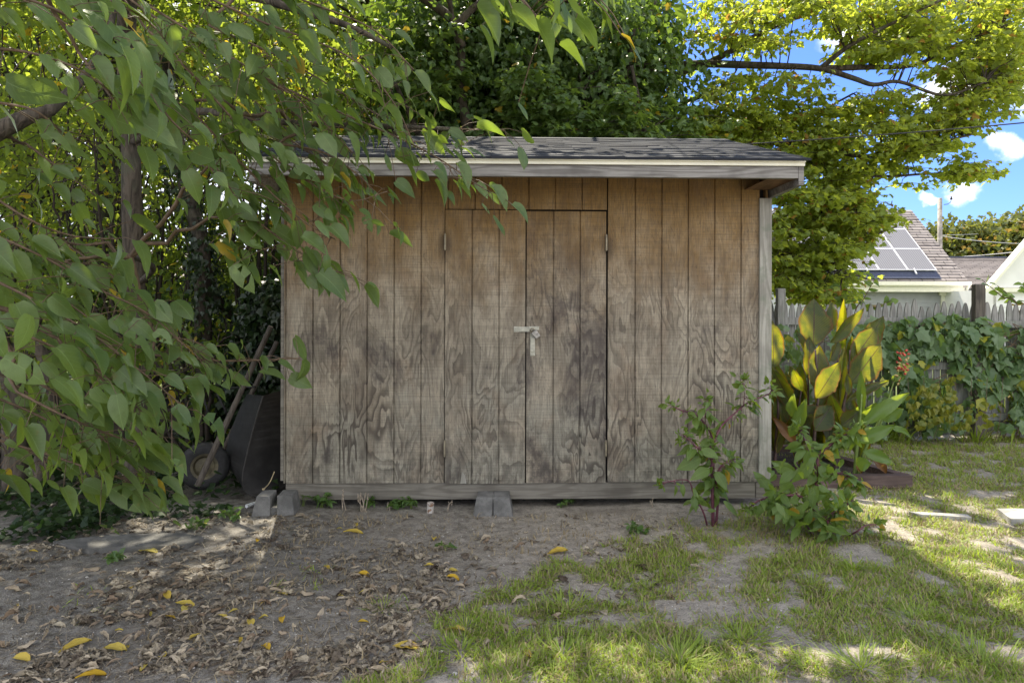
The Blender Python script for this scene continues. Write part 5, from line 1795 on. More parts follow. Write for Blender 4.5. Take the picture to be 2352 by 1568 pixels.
POK = [blade_template([0, .06, .2, .38, .58, .78, .92, 1.0], np.array([0, .08, .18, .235, .215, .13, .05, 0]) * s_, f, b, .03, 200 + i, tw_) for i, (f, b, s_, tw_) in enumerate(((.25, .3, 1, .3), (.5, .5, .9, -.4), (.1, .2, 1.1, .1), (-.2, .6, 1, .5)))]


def Z3(cx, cy, d):
    return P((1950 + cx / 3.135) / 1.3061, (1120 + cy / 3.135) / 1.3061, d)


def ZR(cx, cy, d):
    return P((1900 + cx / 2.613) / 1.3061, (1100 + cy / 2.613) / 1.3061, d)


B1 = G(1638, 1208)
D1 = 4.72
poke('pokeweed', 'leggy purple stemmed pokeweed growing against the right front of the shed', B1, [
    ([B1 - [0, 0, .02], Z3(590, 1250, D1), Z3(585, 1000, D1), Z3(575, 800, D1), Z3(570, 680, D1)], .013, .008, 13),
    ([Z3(590, 900, D1), Z3(605, 680, D1 + .05), Z3(570, 560, D1 + .05), Z3(530, 490, D1), Z3(430, 385, D1), Z3(290, 345, D1), Z3(200, 290, D1)], .010, .004, 8),
    ([Z3(600, 640, D1 + .05), Z3(665, 505, D1 + .1), Z3(740, 425, D1 + .1), Z3(830, 345, D1 + .12), Z3(930, 268, D1 + .12), Z3(1120, 190, D1 + .1), Z3(1140, 120, D1 + .1)], .009, .003, 9),
    ([Z3(575, 800, D1), Z3(470, 715, D1 - .1), Z3(390, 645, D1 - .1), Z3(300, 570, D1 - .1)], .006, .003, 7),
    ([B1 + [.02, 0, 0], Z3(640, 1150, D1), Z3(620, 980, D1 - .05), Z3(680, 860, D1 - .1), Z3(800, 800, D1 - .1)], .010, .004, 9),
    ([B1 + [-.04, 0, 0], Z3(500, 1300, D1 - .1), Z3(410, 1130, D1 - .1), Z3(345, 1000, D1 - .1), Z3(100, 1030, D1 - .1)], .007, .003, 4),
    ([Z3(520, 480, D1), Z3(520, 350, D1), Z3(545, 250, D1)], .004, .002, 4),
    ([Z3(880, 300, D1 + .1), Z3(885, 200, D1 + .1), Z3(870, 60, D1 + .1)], .003, .0015, 4),
], [(Z3(500, 1190, D1 - .12), Z3(340, 1270, D1 - .15), .95), (Z3(690, 1200, D1 - .12), Z3(905, 1300, D1 - .15), 1.1), (Z3(560, 900, D1 - .1), Z3(400, 960, D1 - .2), .95), (Z3(620, 920, D1 - .1), Z3(720, 1080, D1 - .2), 1.1),
    (Z3(480, 800, D1 - .1), Z3(258, 890, D1 - .15), 1.0), (Z3(700, 850, D1 - .05), Z3(830, 970, D1 - .1), .8), (Z3(680, 690, D1 - .05), Z3(800, 780, D1 - .15), .9), (Z3(800, 800, D1 - .05), Z3(900, 910, D1 - .1), .7)], D1, 0, .092)
B2 = G(1905, 1232)
D2 = 4.62
poke('pokeweed', 'bushy yellowing pokeweed sprawling in front of the timber bed', B2, [
    ([B2 - [0, 0, .02], ZR(1440, 1150, D2), ZR(1435, 900, D2), ZR(1450, 700, D2), ZR(1510, 640, D2), ZR(1590, 580, D2), ZR(1640, 540, D2)], .013, .006, 16),
    ([ZR(1440, 1150, D2), ZR(1320, 1020, D2 - .1), ZR(1180, 1010, D2 - .1), ZR(1000, 1040, D2 - .1), ZR(900, 1110, D2 - .1)], .010, .004, 12),
    ([ZR(1445, 760, D2), ZR(1390, 680, D2), ZR(1340, 560, D2 + .05), ZR(1290, 470, D2 + .05)], .007, .003, 10),
    ([ZR(1440, 900, D2), ZR(1560, 830, D2 - .1), ZR(1680, 860, D2 - .1), ZR(1760, 920, D2 - .1)], .008, .003, 12),
    ([B2 + [.05, 0, 0], ZR(1560, 1180, D2 - .15), ZR(1650, 1100, D2 - .2), ZR(1720, 1040, D2 - .2)], .008, .003, 12),
    ([B2 + [.0, -.05, 0], ZR(1540, 1260, D2 - .25), ZR(1520, 1180, D2 - .25), ZR(1600, 1120, D2 - .25)], .007, .003, 10),
    ([B2 + [-.1, 0, 0], ZR(1300, 1180, D2 - .1), ZR(1180, 1120, D2 - .15), ZR(1120, 1060, D2 - .15)], .008, .003, 12),
    ([B2 + [.1, -.02, 0], ZR(1750, 1290, D2 - .2), ZR(1830, 1240, D2 - .2), ZR(1925, 1235, D2 - .2)], .006, .003, 1),
    ([ZR(1590, 580, D2), ZR(1680, 520, D2), ZR(1740, 480, D2)], .004, .002, 8),
], [(ZR(1410, 700, D2 - .1), ZR(1290, 920, D2 - .2), .9), (ZR(1060, 960, D2 - .1), ZR(960, 810, D2 - .1), .95), (ZR(1280, 890, D2 - .1), ZR(1095, 730, D2), .9), (ZR(1440, 930, D2 - .15), ZR(1370, 1100, D2 - .2), .95), (ZR(1470, 770, D2 - .1), ZR(1520, 900, D2 - .15), 1.2),
    (ZR(1680, 930, D2 - .15), ZR(1690, 1100, D2 - .2), .9), (ZR(1090, 1000, D2 - .15), ZR(1050, 1160, D2 - .2), .9), (ZR(1180, 1010, D2 - .15), ZR(1150, 1220, D2 - .2), .9), (ZR(1330, 1080, D2 - .2), ZR(1250, 1230, D2 - .2), .9), (ZR(1590, 1150, D2 - .3), ZR(1690, 1310, D2 - .3), 1.2)], D2, 130, .088)

# ------------------------------------------------------------------ vine over the fence, grasses, saplings
vn = empty('fence_vine', 'broad leaved grape vine sprawling over the picket fence', 'vine', (5.2, 7.7, 0))
lv = MB(); st = MB()
poly = [(1940, 800), (1965, 735), (2060, 735), (2200, 720), (2352, 745), (2420, 760), (2420, 960), (2300, 985), (2180, 980), (2080, 1000), (2040, 900), (2050, 830)]
q = in_poly(poly, 1500)
f = fbm(q[:, 0] / 60.0, q[:, 1] / 60.0, 17, 3)
keep = (f > .42) | (q[:, 1] < 830) & (f > .33) & (q[:, 0] > 2040)
q = q[keep]
n = len(q)
pos = PP(np.column_stack([q, np.full(n, 7.7)]))
bul = .32 * fbm(q[:, 0] / 90.0, q[:, 1] / 70.0, 18, 2)
pos[:, 1] = FY - .05 - bul * rng.uniform(.3, 1.2, n)
d = rnd(n) * .45; d[:, 2] -= .8; d[:, 0] += .15
nn = rnd(n) * .4 - cf * .75; nn[:, 2] += .6
scatter(lv, LOBED, pos, d, nn, .145 * rng.uniform(.5, 1.15, n), rng.uniform(.9, 1.2, n))
for k in range(26):
    x0 = rng.uniform(3.8, 7.2)
    p = smooth_path([(x0, FY - .06, 0), (x0 + rng.normal(0, .2), FY - .08, .5), (x0 + rng.normal(0, .4), FY - .12, 1.0), (x0 + rng.normal(.3, .5), FY - .15, 1.35)], 5)
    st.tube(p, .005, 5, cap=False)
st.build('stems', M_twig, vn, smooth=True)
lv.build('leaves', M_vine, vn)
lv = MB()
yl = empty('yellowing_vine', 'small leaved yellowing creeper low on the fence', 'vine', (4.9, 7.6, 0))
q = np.concatenate([in_poly([(2120, 930), (2290, 920), (2300, 975), (2160, 985)], 60), in_poly([(2080, 900), (2200, 860), (2200, 960), (2100, 980)], 120)])
pos = PP(np.column_stack([q, np.full(len(q), 7.45)]))
n = len(q)
d = rnd(n) * .4; d[:, 2] -= .9
scatter(lv, LOBED, pos, d, rnd(n) * .4 - cf, .075 * rng.uniform(.6, 1.2, n))
lv.build('leaves', leafmat('yellowing_creeper_leaf', (.12, .17, .03), (.30, .29, .035), (.5, .5, .04), .45), yl)
st = MB()
for k in range(8):
    st.tube(smooth_path([(4.3 + k * .18, 7.5, 0), (4.4 + k * .17, 7.45, .3), (4.4 + k * .18, 7.5, .75)], 5), .003, 4, cap=False)
st.build('stems', M_twig, yl)
# leafy vine tangle low behind the canna
sv = empty('low_vine', 'shaded leafy vine climbing the fence behind the canna', 'vine', (3.2, 7.6, 0))
lv = MB()
q = in_poly([(1775, 745), (1960, 740), (2040, 900), (2040, 1000), (1780, 1050)], 420)
pos = PP(np.column_stack([q, rng.uniform(7.2, 7.7, len(q))]))
n = len(q); d = rnd(n) * .5; d[:, 2] -= .8
scatter(lv, LOBED, pos, d, rnd(n) * .4 - cf * .7 + cu * .5, .11 * rng.uniform(.5, 1.2, n))
lv.build('leaves', M_vine, sv)


def sapling(label, stems, nl, size, grp):
    r = empty('sapling', label, 'sapling', (stems[0][0][0], stems[0][0][1], 0), grp)
    st = MB(); lv = MB()
    for pts in stems:
        p = smooth_path(pts, 6)
        st.tube(p, np.linspace(.012, .003, len(p)), 6)
        k = np.linspace(len(p) * .3, len(p) - 1.01, nl); i0 = k.astype(int); f = (k - i0)[:, None]
        pos = p[i0] * (1 - f) + p[i0 + 1] * f
        d = nrm(np.gradient(p, axis=0))[i0] * .4 + rnd(nl) * .25 + np.outer(np.where(np.arange(nl) % 2, 1, -1), cr) * .8
        d[:, 2] -= .1
        scatter(lv, OVATE, pos, d, rnd(nl) * .3 + cu * .8 - cf * .5, size * rng.uniform(.7, 1.15, nl), np.full(nl, 1.35))
    st.build('stems', M_twig, r, smooth=True)
    lv.build('leaves', M_poke, r)


SG = 'saplings behind the fence'
b0 = P(1950, 700, 8.3)
sapling('broad leaved sapling behind the bronze canna in front of the grey house', [[(b0[0], b0[1], 0), P(1960, 740, 8.3), P(1985, 685, 8.3), P(2010, 640, 8.3)], [P(1965, 730, 8.3), P(2000, 710, 8.3), P(2050, 690, 8.3)], [P(1960, 740, 8.3), P(1935, 690, 8.3), P(1930, 655, 8.3)]], 11, .13, SG)
b0 = P(2335, 700, 8.4)
sapling('leafy sapling behind the fence right of the dark post', [[(b0[0], b0[1], 0), P(2340, 720, 8.4), P(2300, 680, 8.4), P(2255, 642, 8.4)], [P(2340, 720, 8.4), P(2330, 690, 8.4), P(2290, 655, 8.4)], [P(2340, 720, 8.4), P(2360, 680, 8.4), P(2350, 655, 8.4)]], 11, .11, SG)


# ------------------------------------------------------------------ wheelbarrow tipped up against the shed
wb = empty('wheelbarrow', 'old dark wheelbarrow tipped up on its nose against the left wall of the shed', 'wheelbarrow', (-2.0, 5.6, 0))
M_tray = simple('dull_black_steel', (.022, .021, .021), .55, .3, .4, 8)
M_tyre = simple('black_rubber', (.022, .022, .023), .8, 0, .3, 30)
M_rim = simple('yellowed_steel_rim', (.10, .085, .05), .55, .3, .4, 14)
M_hand = wood('old_handle_timber', (.11, .095, .08), (.05, .042, .036), 'z')
D = 5.55


def ZW(cx, cy, d=D):
    return P((500 + cx / 2.413) / 1.3061, (900 + cy / 2.413) / 1.3061, d)


# tray: deep pressed pan seen from its underside and edge
rim_o = smooth_path([ZW(700, 690, 5.40), ZW(650, 850, 5.38), ZW(580, 1120, 5.36), ZW(548, 1290, 5.35), ZW(575, 1390, 5.36), ZW(660, 1425, 5.38)], 5)
n = len(rim_o)
back = smooth_path([ZW(580, 680, 5.75), ZW(500, 850, 5.75), ZW(430, 1080, 5.74), ZW(450, 1200, 5.72), ZW(520, 1290, 5.7), ZW(600, 1330, 5.7)], 5)
rim_r = rim_o + np.array([.34, .22, 0.05]) * np.linspace(1, .75, n)[:, None]
rim_r[:, 0] = np.minimum(rim_r[:, 0], -1.645)
mb = MB()
V = np.concatenate([back, rim_o, rim_r])
F = []
for k in range(n - 1):
    F += [(k, k + 1, n + k + 1, n + k), (n + k, n + k + 1, 2 * n + k + 1, 2 * n + k)]
mb.add(V, F)
tray = mb.build('tray', M_tray, wb, smooth=False)
sd = tray.modifiers.new('thick', 'SOLIDIFY'); sd.thickness = .006
mb = MB(); mb.tube(rim_o, .0055, 7)
WL[tray.name] = np.array(WL[wb.name])
mb.build('rim', simple('worn_steel_edge', (.05, .047, .044), .6, .3), tray, smooth=True)
for a_, b_, dd in (((225, 1340), (755, 190), 5.33), ((330, 1250), (800, 300), 5.85)):
    mb = MB(); p = np.stack([ZW(*a_, dd), (ZW(*a_, dd) + ZW(*b_, dd + .1)) / 2, ZW(*b_, dd + .1)])
    p[:, 0] = np.minimum(p[:, 0], -1.66)
    mb.tube(p, [.024, .022, .020], 8)
    mb.build('handle', M_hand, wb)
wc = ZW(275, 1200, 5.58)
wh = MB()
axd = nrm(np.array([.35, -1.0, .05]))
wh.lathe([(.105, -.035), (.15, -.045), (.185, -.03), (.195, 0), (.185, .03), (.15, .045), (.105, .035)], wc, axd, 32)
tyre = wh.build('tyre', M_tyre, wb, smooth=True)
WL[tyre.name] = np.array(WL[wb.name])
rm = MB()
rm.lathe([(0, .05), (.02, .05), (.022, .02), (.07, .012), (.085, .03), (.108, .034), (.108, -.034), (.085, -.03), (.07, -.012), (.022, -.02), (.02, -.05), (0, -.05)], wc, axd, 28)
rm.build('wheel_rim', M_rim, tyre, smooth=False)
mb = MB()
for a_, b_ in (((250, 640), (330, 920)), ((360, 660), (440, 830))):
    mb.tube(np.stack([ZW(*a_, 6.0), ZW(*b_, 5.95)]), .012, 6)
mb.tube(smooth_path([ZW(465, 640, 5.8), ZW(520, 630, 5.6), ZW(640, 628, 5.5)], 4), .009, 6)
mb.build('leg_brace', M_tray, wb, smooth=True)
bs = MB(); p = smooth_path([ZW(780, 1240, 5.1), ZW(745, 1320, 5.1), ZW(700, 1370, 5.12)], 4)
bs.tube(p, [.004] * (len(p) - 1) + [.012], 6)
tag(bs.build('broken_stick', simple('pale_split_stick', (.36, .29, .17), .8, 0, .4, 40)), 'short split stick leaning in the dark beside the shed corner', 'stick')

# ------------------------------------------------------------------ leaves, litter and grass on the ground
def curled(seed, hw, fold, bend, roll, jag=.012):
    r = np.random.default_rng(seed)
    ts = np.linspace(0, 1, 8)
    wv = np.sin(np.pi * ts ** .8) ** .8 * hw; wv[0] = wv[-1] = 0.01
    us = np.array([-1, -.5, 0, .5, 1.0])
    V = []; U = []
    for tt, w_ in zip(ts, wv):
        a = bend * (tt - .5)
        cy = math.sin(a) / max(abs(bend), .05) * (1 if bend else 1); cz = (math.cos(a) - math.cos(bend / 2)) / max(abs(bend), .05)
        for u in us:
            th_ = u * roll
            x = w_ * (math.sin(th_) / max(abs(roll), .05))
            z = -w_ * (math.cos(th_) - 1) / max(abs(roll), .05) * fold
            V.append((x + r.normal(0, jag), cy + .5 + r.normal(0, jag * .6), cz + z + r.normal(0, jag * 1.1))); U.append((.5 + .5 * u, tt))
    n = 5
    F = []
    for k in range(7):
        for q in range(4):
            F += [(k * n + q, k * n + q + 1, (k + 1) * n + q + 1), (k * n + q, (k + 1) * n + q + 1, (k + 1) * n + q)]
    V = np.array(V); V[:, 2] -= V[:, 2].min()
    V[:, 1] -= .5
    return V, np.array(F), np.array(U)


CUR = [curled(300 + k, *a_) for k, a_ in enumerate(((.22, 1, .9, 1.9, .03), (.24, 1, 1.6, 1.5, .035), (.2, -1, 1.2, 2.5, .03), (.27, 1, -.8, 1.7, .045), (.2, 1, 2.0, 2.7, .03), (.25, -1, .5, 1.2, .05), (.17, 1, .6, 2.9, .02), (.22, 1, -1.4, 2.2, .05)))]
FLAT = [curled(340 + k, *a_) for k, a_ in enumerate(((.30, 1, .5, .7), (.28, 1, .9, 1.1), (.25, 1, .4, 1.9)))]
JAG = [curled(380 + k, *a_) for k, a_ in enumerate(((.3, 1, .3, .5, .06), (.22, 1, .2, .8, .07), (.34, -1, .4, .4, .08), (.14, 1, .5, .6, .05)))]
leaf_protos = {}


def lay_leaf(key, tmpl, mat, x, y, size, rz, label, group, tilt=(0, 0)):
    if key not in leaf_protos:
        V, F, U = tmpl
        me_b = MB(); me_b.add(V, F, U)
        o = me_b.build('fallen_leaf', mat, smooth=True)
        leaf_protos[key] = o
    else:
        o = leaf_protos[key].copy(); C.objects.link(o)
    o.location = (x, y, float(gh(x, y)) + .004)
    o.rotation_euler = (tilt[0], tilt[1], rz)
    o.scale = (size, size, size)
    tag(o, label, 'fallen leaf', group)
    return o


YG = 'yellow leaves fallen on the ground'
SPEC = [((1043, 1452), .12, 1.25, 'broad yellow leaf lying in the grass tuft at bottom centre', 0), ((932, 1492), .125, 1.4, 'broad yellow leaf beside the sunlit sand at the bottom', 0), ((425, 1394), .105, 1.5, 'bright yellow flat leaf in the middle of the brown litter', 0),
        ((262, 1493), .13, 1.35, 'long rolled yellow leaf near the bottom left', 2), ((170, 1490), .14, 2.3, 'narrow curled yellow leaf left of the long rolled one', 2), ((210, 1555), .12, 2.2, 'yellow leaf cut by the bottom edge at the left', 2),
        ((50, 1515), .09, 1.4, 'crumpled orange yellow leaf near the left bottom corner', 1), ((1210, 1512), .095, .35, 'folded yellow leaf standing up in the bottom grass', 2), ((812, 1225), .14, 1.75, 'pale yellow long leaf on the dirt before the left of the shed', 2),
        ((1280, 1268), .14, 1.6, 'pale straw yellow leaf lying on dirt right of centre', 2), ((610, 1493), .075, .8, 'small cupped yellow leaf at the bottom left of centre', 1), ((575, 1432), .08, .4, 'yellow leaf folded to a point amid brown leaves', 1),
        ((650, 1424), .07, .2, 'curled bright yellow ring shaped leaf', 1), ((385, 1373), .085, .6, 'yellow folded leaf beside a large tan leaf', 1), ((995, 1238), .08, .1, 'upright pale yellow leaf on the dirt left of centre', 1), ((1035, 1312), .09, 1.3, 'yellow leaf lying at the edge of the grass in the centre', 2), ((1040, 1332), .085, 1.4, 'two tone yellow leaf just below its neighbour in the centre', 1),
        ((340, 1263), .13, 1.4, 'large greenish lobed leaf on the dark soil at the left', 0), ((115, 1214), .1, 1.3, 'yellow orange leaf in the shade at the foot of the trees', 0), ((750, 1305), .06, .7, 'small lemon yellow cupped leaf on the dirt below the shed', 1), ((835, 1322), .085, 1.2, 'crumpled yellow brown leaf right of the lemon one', 1), ((985, 1300), .07, 1.3, 'yellow curled leaf near the middle of the dirt', 1)]
for (pxy, sz, rz, lab, tk_) in SPEC:
    g = G(*pxy)
    lay_leaf('y%d' % tk_, FLAT[tk_], M_yellow, g[0], g[1], sz, rz, lab, None, (rng.uniform(-.2, .3), rng.uniform(-.3, .3)))
n = 26
q = in_poly([(0, 1230), (700, 1190), (1020, 1230), (900, 1560), (0, 1560)], n)
for k in range(n):
    g = G(*q[k])
    kk = rng.integers(3)
    lay_leaf('y%d' % kk, FLAT[kk], M_yellow, g[0], g[1], rng.uniform(.035, .075), rng.uniform(0, 6.28), 'small yellow fallen leaf lying among the brown litter', YG, (rng.uniform(-.3, .4), rng.uniform(-.4, .4)))
BG_ = 'dry brown leaves scattered over the dirt'
n = 230
q = in_poly([(-20, 1300), (560, 1270), (900, 1290), (1010, 1400), (900, 1568), (-20, 1568)], n)
for k in range(n):
    g = G(*q[k])
    kk = rng.integers(8)
    lay_leaf('b%d' % kk, CUR[kk], M_brown, g[0], g[1], rng.uniform(.035, .088), rng.uniform(0, 6.28), 'dry brown curled leaf lying in the litter on the dirt', BG_, (rng.uniform(-.4, .4), rng.uniform(-.5, .5)))
n = 26
q = in_poly([(950, 1240), (1500, 1220), (1700, 1400), (1300, 1560), (1000, 1500)], n)
for k in range(n):
    g = G(*q[k])
    kk = rng.integers(8)
    lay_leaf('b%d' % kk, CUR[kk], M_brown, g[0], g[1], rng.uniform(.05, .11), rng.uniform(0, 6.28), 'dry brown leaf lying alone on the thin grass right of the litter', 'brown leaves on the thin grass', (rng.uniform(-.3, .3), rng.uniform(-.4, .4)))

# finer litter: fragments, needles and twigs nobody could count
lt = MB()
q = np.concatenate([in_poly([(-60, 1200), (560, 1180), (1000, 1200), (1060, 1400), (950, 1568), (-60, 1568)], 6500), in_poly([(900, 1185), (1600, 1180), (1700, 1300), (1100, 1568), (950, 1568)], 900)])
gg = np.array([G(a_, b_) for a_, b_ in q])
f = fbm(gg[:, 0] * 2.2, gg[:, 1] * 2.2, 41, 3)
gg = gg[f > .40]
n = len(gg)
gg[:, 2] = gh(gg[:, 0], gg[:, 1]) + .002
d = rnd(n) * [1, 1, .12]
nn = rnd(n) * .35; nn[:, 2] += 1
scatter(lt, CUR + FLAT + JAG, gg, d, nn, np.where(rng.random(n) < .13, rng.uniform(.045, .08, n), rng.uniform(.01, .04, n)))
n = 9000
q = in_poly([(-60, 1190), (1500, 1180), (1500, 1300), (1000, 1568), (-60, 1568)], n)
gg = np.array([G(a_, b_) for a_, b_ in q]); gg[:, 2] = gh(gg[:, 0], gg[:, 1]) + .004
d = rnd(n) * [1, 1, .1]
scatter(lt, [(np.array([(-.03, 0, 0), (.03, 0, 0), (.02, 1, .02), (-.02, 1, .02)]), np.array([(0, 1, 2), (0, 2, 3)]), np.zeros((4, 2)))], gg, d, np.tile([0, 0, 1.0], (n, 1)), rng.uniform(.02, .09, n) * rng.uniform(.3, 1, n))
kind(lt.build('leaf_litter', M_litter), 'stuff', 'crumbled brown leaf litter and twigs over the dirt', 'leaf litter')

# pebbles
pe = MB()
n = 900
q = in_poly([(-40, 1200), (1700, 1180), (1900, 1568), (-40, 1568)], n)
gg = np.array([G(a_, b_) for a_, b_ in q])
ico = np.array([(1, 0, 0), (-1, 0, 0), (0, 1, 0), (0, -1, 0), (0, 0, .7), (0, 0, -.7)], float)
icf = np.array([(0, 2, 4), (2, 1, 4), (1, 3, 4), (3, 0, 4), (2, 0, 5), (1, 2, 5), (3, 1, 5), (0, 3, 5)])
for g in gg:
    s_ = rng.uniform(.003, .007) * (2.2 if rng.random() < .03 else 1)
    pe.add(ico * s_ * rng.uniform(.7, 1.3, (6, 1)) + [g[0], g[1], float(gh(g[0], g[1])) + s_ * .2], icf)
kind(pe.build('pebbles', simple('pale_pebble', (.46, .44, .40), .8, 0, .4, 60), smooth=True), 'stuff', 'small pale pebbles in the dirt', 'pebbles')

# lawn
def blade(bend, w_=.05):
    V = []; 
    for tt, ww in ((0, 1), (.4, .85), (.75, .55)):
        for sg in (-1, 1):
            V.append((sg * w_ * ww, tt * (1 - .25 * bend * tt), -bend * tt * tt))
    V.append((0, 1 - .25 * bend, -bend))
    F = [(0, 1, 3), (0, 3, 2), (2, 3, 5), (2, 5, 4), (4, 5, 6)]
    return np.array(V, float), np.array(F), np.zeros((7, 2))


BLD = [blade(.15), blade(.45), blade(.8), blade(.3, .07)]


def grass(mb, x0, x1, y0, y1, dens, h0, h1, wide=1.0, fn=bare, lean=.55):
    n = int((x1 - x0) * (y1 - y0) * dens)
    x = rng.uniform(x0, x1, n); y = rng.uniform(y0, y1, n)
    p = fn(x, y)
    tuft = fbm(x * 7, y * 7, 61, 2)
    keep = rng.random(n) < p * sstep(tuft, .25, .6) * 1.4
    x, y, tuft = x[keep], y[keep], tuft[keep]
    n = len(x)
    pos = np.column_stack([x, y, gh(x, y) - .003])
    a = rng.uniform(0, 6.28, n)
    flow = fbm(x * 3, y * 3, 66, 2) * 12.56
    d = np.column_stack([np.cos(a) * .6 + np.cos(flow) * .5, np.sin(a) * .6 + np.sin(flow) * .5, rng.uniform(.3, 1.1, n) / lean * .55])
    nn = np.column_stack([-d[:, 0] * .0, -d[:, 1] * 0, np.ones(n)]) + rnd(n) * .2
    h = rng.uniform(h0, h1, n) * (.6 + .8 * tuft)
    scatter(mb, BLD, pos, d, nn, h, wide * np.clip(.05 / np.maximum(h, .01), .5, 1.6) * rng.uniform(.7, 1.3, n))
    return n


gr = MB()
grass(gr, 3.9, 6.5, 2.3, 4.2, 5000, .02, .07, 1.1)
grass(gr, -1.0, 3.9, 2.3, 4.2, 14000, .016, .066, .9)
grass(gr, -.2, 7.6, 4.2, 6.0, 5200, .025, .07)
grass(gr, 1.9, 7.2, 6.0, 7.85, 4200, .025, .075, 1.3)
grass(gr, -3.2, -.9, 2.5, 4.6, 2200, .03, .07)
kind(gr.build('lawn', M_grass), 'stuff', 'patchy short grass on the dry yard', 'grass')
st = MB()
grass(st, -1.6, 3.8, 2.3, 5.0, 4200, .02, .055, 1.0, lambda x, y: .12 + .75 * bare(x, y), .28)
grass(st, 1.8, 7.2, 5.0, 7.8, 1500, .03, .06, 1.3, bare, .3)
kind(st.build('dry_grass', M_straw), 'stuff', 'bleached dry grass stems between the green', 'grass')


# grass tufts that stand up: individual clumps
def tuft(label, x, y, n, h, mat=M_grass, grp='grass tufts in the yard', rad=.05, wid=1.0, cat='grass tuft', lean=1.0):
    b = MB()
    a = rng.uniform(0, 6.28, n)
    rr = np.abs(rng.normal(0, rad, n))
    gz = float(gh(x, y))
    pos = np.column_stack([x + np.cos(a) * rr, y + np.sin(a) * rr, np.full(n, gz - .004)])
    d = np.column_stack([np.cos(a) * lean * rng.uniform(.2, 1.2, n), np.sin(a) * lean * rng.uniform(.2, 1.2, n), rng.uniform(.5, 1.2, n)])
    hh = h * rng.uniform(.5, 1.15, n)
    nn = np.column_stack([-np.cos(a), -np.sin(a), np.full(n, .8)])
    scatter(b, BLD, pos, d, nn, hh, wid * np.clip(.05 / hh, .3, 1.4))
    return tag(b.build('grass_tuft', mat), label, cat, grp)


TF = [((1560, 1520), 260, .13, 'largest bright grass tuft at the bottom right of centre', .10), ((1290, 1510), 200, .11, 'bright coarse grass tuft at the bottom centre', .10), ((1070, 1440), 160, .10, 'grass tuft round the broad yellow leaf', .09), ((1300, 1400), 150, .09, 'sunlit grass tuft in the middle of the dirt', .09), ((1700, 1470), 170, .11, 'coarse grass tuft beside the bare sandy strip', .10), ((2100, 1420), 180, .11, 'bright grass tuft in the sunny patch on the right', .12),
      ((1060, 1500), 130, .10, 'dark grass tuft at the edge of the sunlit sand', .09), ((1960, 1310), 90, .14, 'pale spiky bunch grass star on the lawn', .03), ((1560, 1320), 110, .08, 'thin grass tuft on the dirt in front of the pokeweed', .10), ((1980, 1530), 230, .12, 'dense grass tuft at the bottom right', .13), ((2260, 1530), 230, .12, 'dense grass tuft in the bottom right corner', .14), ((1180, 1370), 110, .08, 'short grass tuft left of centre on the dirt', .10), ((880, 1395), 50, .07, 'sparse grass tuft at the edge of the leaf litter', .06), ((720, 1310), 40, .05, 'tiny grass tuft on the dirt by the litter', .05)]
for pxy, n, h, lab, rad in TF:
    g = G(*pxy)
    tuft(lab, g[0], g[1], int(n * 1.5), h * .82, rad=rad * 1.15, lean=1.35)
# long grass along the fence foot and at the right edge
for k, (px_, py_, n, h, lab) in enumerate(((2335, 1000, 240, .75, 'tall seeding grass clump at the right edge of the lawn'), (2060, 1010, 120, .35, 'long drooping grass at the foot of the fence by the canna'), (2010, 1015, 100, .30, 'long grass tuft behind the timber bed corner'), (2240, 1012, 100, .25, 'long grass tuft at the fence foot under the vine'))):
    g = G(px_, py_)
    tuft(lab, g[0], g[1], n, h, M_grass, 'long grass clumps along the fence', .10, 1.8, 'grass clump', .55)


# small weeds, seedlings and dry stalks by the sill
def weed(label, x, y, n, size, h, mat=M_weed, grp='small weeds at the foot of the shed', tm=OVATE, rad=.06):
    r = empty('weed', label, 'weed', (x, y, float(gh(x, y))), grp)
    lv = MB(); st = MB()
    a = rng.uniform(0, 6.28, n)
    z = float(gh(x, y))
    tips = np.column_stack([x + np.cos(a) * rad * rng.uniform(.2, 1.2, n), y + np.sin(a) * rad * rng.uniform(.2, 1.2, n), z + h * rng.uniform(.3, 1, n)])
    for p in tips:
        st.tube([(x + rng.normal(0, .01), y, z - .01), (x + (p[0] - x) * .3, y + (p[1] - y) * .3, (p[2] + z) / 2 + .02), p], .0018, 4, cap=False)
    for p in tips:
        m_ = 5
        d = rnd(m_); d[:, 2] *= .4
        nn = rnd(m_) * .3; nn[:, 2] += 1
        scatter(lv, tm, np.tile(p, (m_, 1)), d, nn, size * rng.uniform(.7, 1.2, m_))
    st.build('stems', M_gstem, r)
    lv.build('leaves', mat, r)


for (px_, py_, n, s_, h, lab) in ((655, 1172, 9, .06, .13, 'leafy five fingered weed between the two stubs of the left block'), (740, 1168, 9, .055, .10, 'low leafy weed under the sill right of the left block'), (695, 1166, 5, .05, .08, 'tiny weed under the sill corner'), (845, 1166, 8, .05, .09, 'ivy like weed in the shade under the sill'), (905, 1168, 7, .05, .07, 'ivy weed in the dark gap left of the can'), (945, 1168, 7, .05, .07, 'ivy weed just left of the white can'), (530, 1195, 8, .05, .08, 'yellow green seedling in the litter left of the shed'), (450, 1215, 8, .045, .06, 'small seedling among the dead leaves'), (255, 1288, 9, .045, .06, 'small weed beside the half buried slab'), (1465, 1222, 9, .05, .05, 'lone weed rosette on the dirt before the right door'), (1300, 1160, 6, .045, .06, 'pale weed under the sill right of the middle block'), (1020, 1260, 8, .03, .04, 'small weed on the dirt below the left door')):
    g = G(px_, py_)
    weed(lab, g[0], g[1], n, s_, h)
M_dry = simple('dry_grey_stalk', (.30, .25, .19), .85, 0, .35, 50)
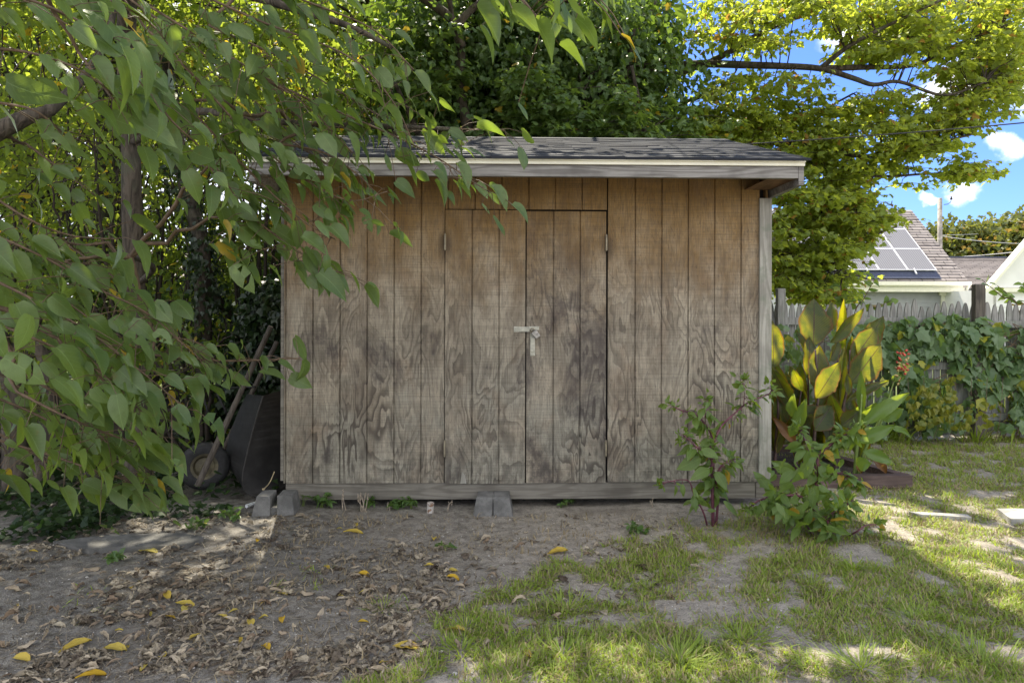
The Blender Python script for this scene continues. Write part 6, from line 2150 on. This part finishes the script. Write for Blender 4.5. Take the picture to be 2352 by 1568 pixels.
for (px_, py_, top, lab) in ((787, 1172, 1120, 'dry seed stalk standing in front of the sill at the left'), (836, 1174, 1130, 'clump of broken grey stalks by the sill'), (893, 1172, 1150, 'short dry stalk left of the white can'), (1030, 1172, 1150, 'short dry stalk right of the white can'), (1497, 1170, 1145, 'thin dry stalk under the sill near the pokeweed')):
    g = G(px_, py_)
    h = (py_ - top) / FPX * g[1]
    b = MB()
    for k in range(7 if 'clump' in lab else 2):
        e = np.array([g[0] + rng.normal(0, .03 if 'clump' in lab else .01), g[1] + rng.normal(0, .02), h * rng.uniform(.6, 1.05)])
        b.tube(smooth_path([(g[0] + rng.normal(0, .012), g[1], -.01), (g[0] * .5 + e[0] * .5 + rng.normal(0, .008), g[1], h * .5), e], 4), np.linspace(.004, .0025, 9), 5)
        for q in range(5):
            b.lathe([(0, 0), (.005, .004), (0, .011)], e - [0, 0, .01 * q] + rnd(1)[0] * .003, (0, 0, 1), 5)
    tag(b.build('dry_stalk', M_dry), lab, 'dry stalk', 'dry stalks along the sill')

# dark ivy and seedlings carpeting the shade under the trees
gi = MB()
q = np.concatenate([in_poly([(-60, 1110), (480, 1105), (600, 1150), (480, 1200), (300, 1190), (160, 1240), (-60, 1250)], 1500)])
gg = np.array([G(a_, b_) for a_, b_ in q])
f = fbm(gg[:, 0] * 1.7, gg[:, 1] * 1.7, 47, 3)
gg = gg[f > .38]; n = len(gg)
gg[:, 2] = gh(gg[:, 0], gg[:, 1]) + np.abs(rng.normal(.05, .05, n))
d = rnd(n); d[:, 2] *= .3
nn = rnd(n) * .45; nn[:, 2] += 1
scatter(gi, LOB5, gg, d, nn, .065 * rng.uniform(.5, 1.3, n))
x = rng.uniform(-7, -1.7, 2600); y = rng.uniform(5.4, 8.2, 2600)
pos = np.column_stack([x, y, .02 + np.abs(rng.normal(.04, .05, 2600))]); d = rnd(2600); d[:, 2] *= .3; nn = rnd(2600) * .4; nn[:, 2] += 1
scatter(gi, LOB5, pos, d, nn, .075 * rng.uniform(.5, 1.3, 2600))
x = rng.uniform(-1.5, 2.0, 500); y = rng.uniform(5.5, 7.5, 500)
pos = np.column_stack([x, y, .01 + np.abs(rng.normal(.02, .02, 500))]); d = rnd(500); d[:, 2] *= .3; nn = rnd(500) * .4; nn[:, 2] += 1
scatter(gi, LOB5, pos, d, nn, .06 * rng.uniform(.5, 1.3, 500))
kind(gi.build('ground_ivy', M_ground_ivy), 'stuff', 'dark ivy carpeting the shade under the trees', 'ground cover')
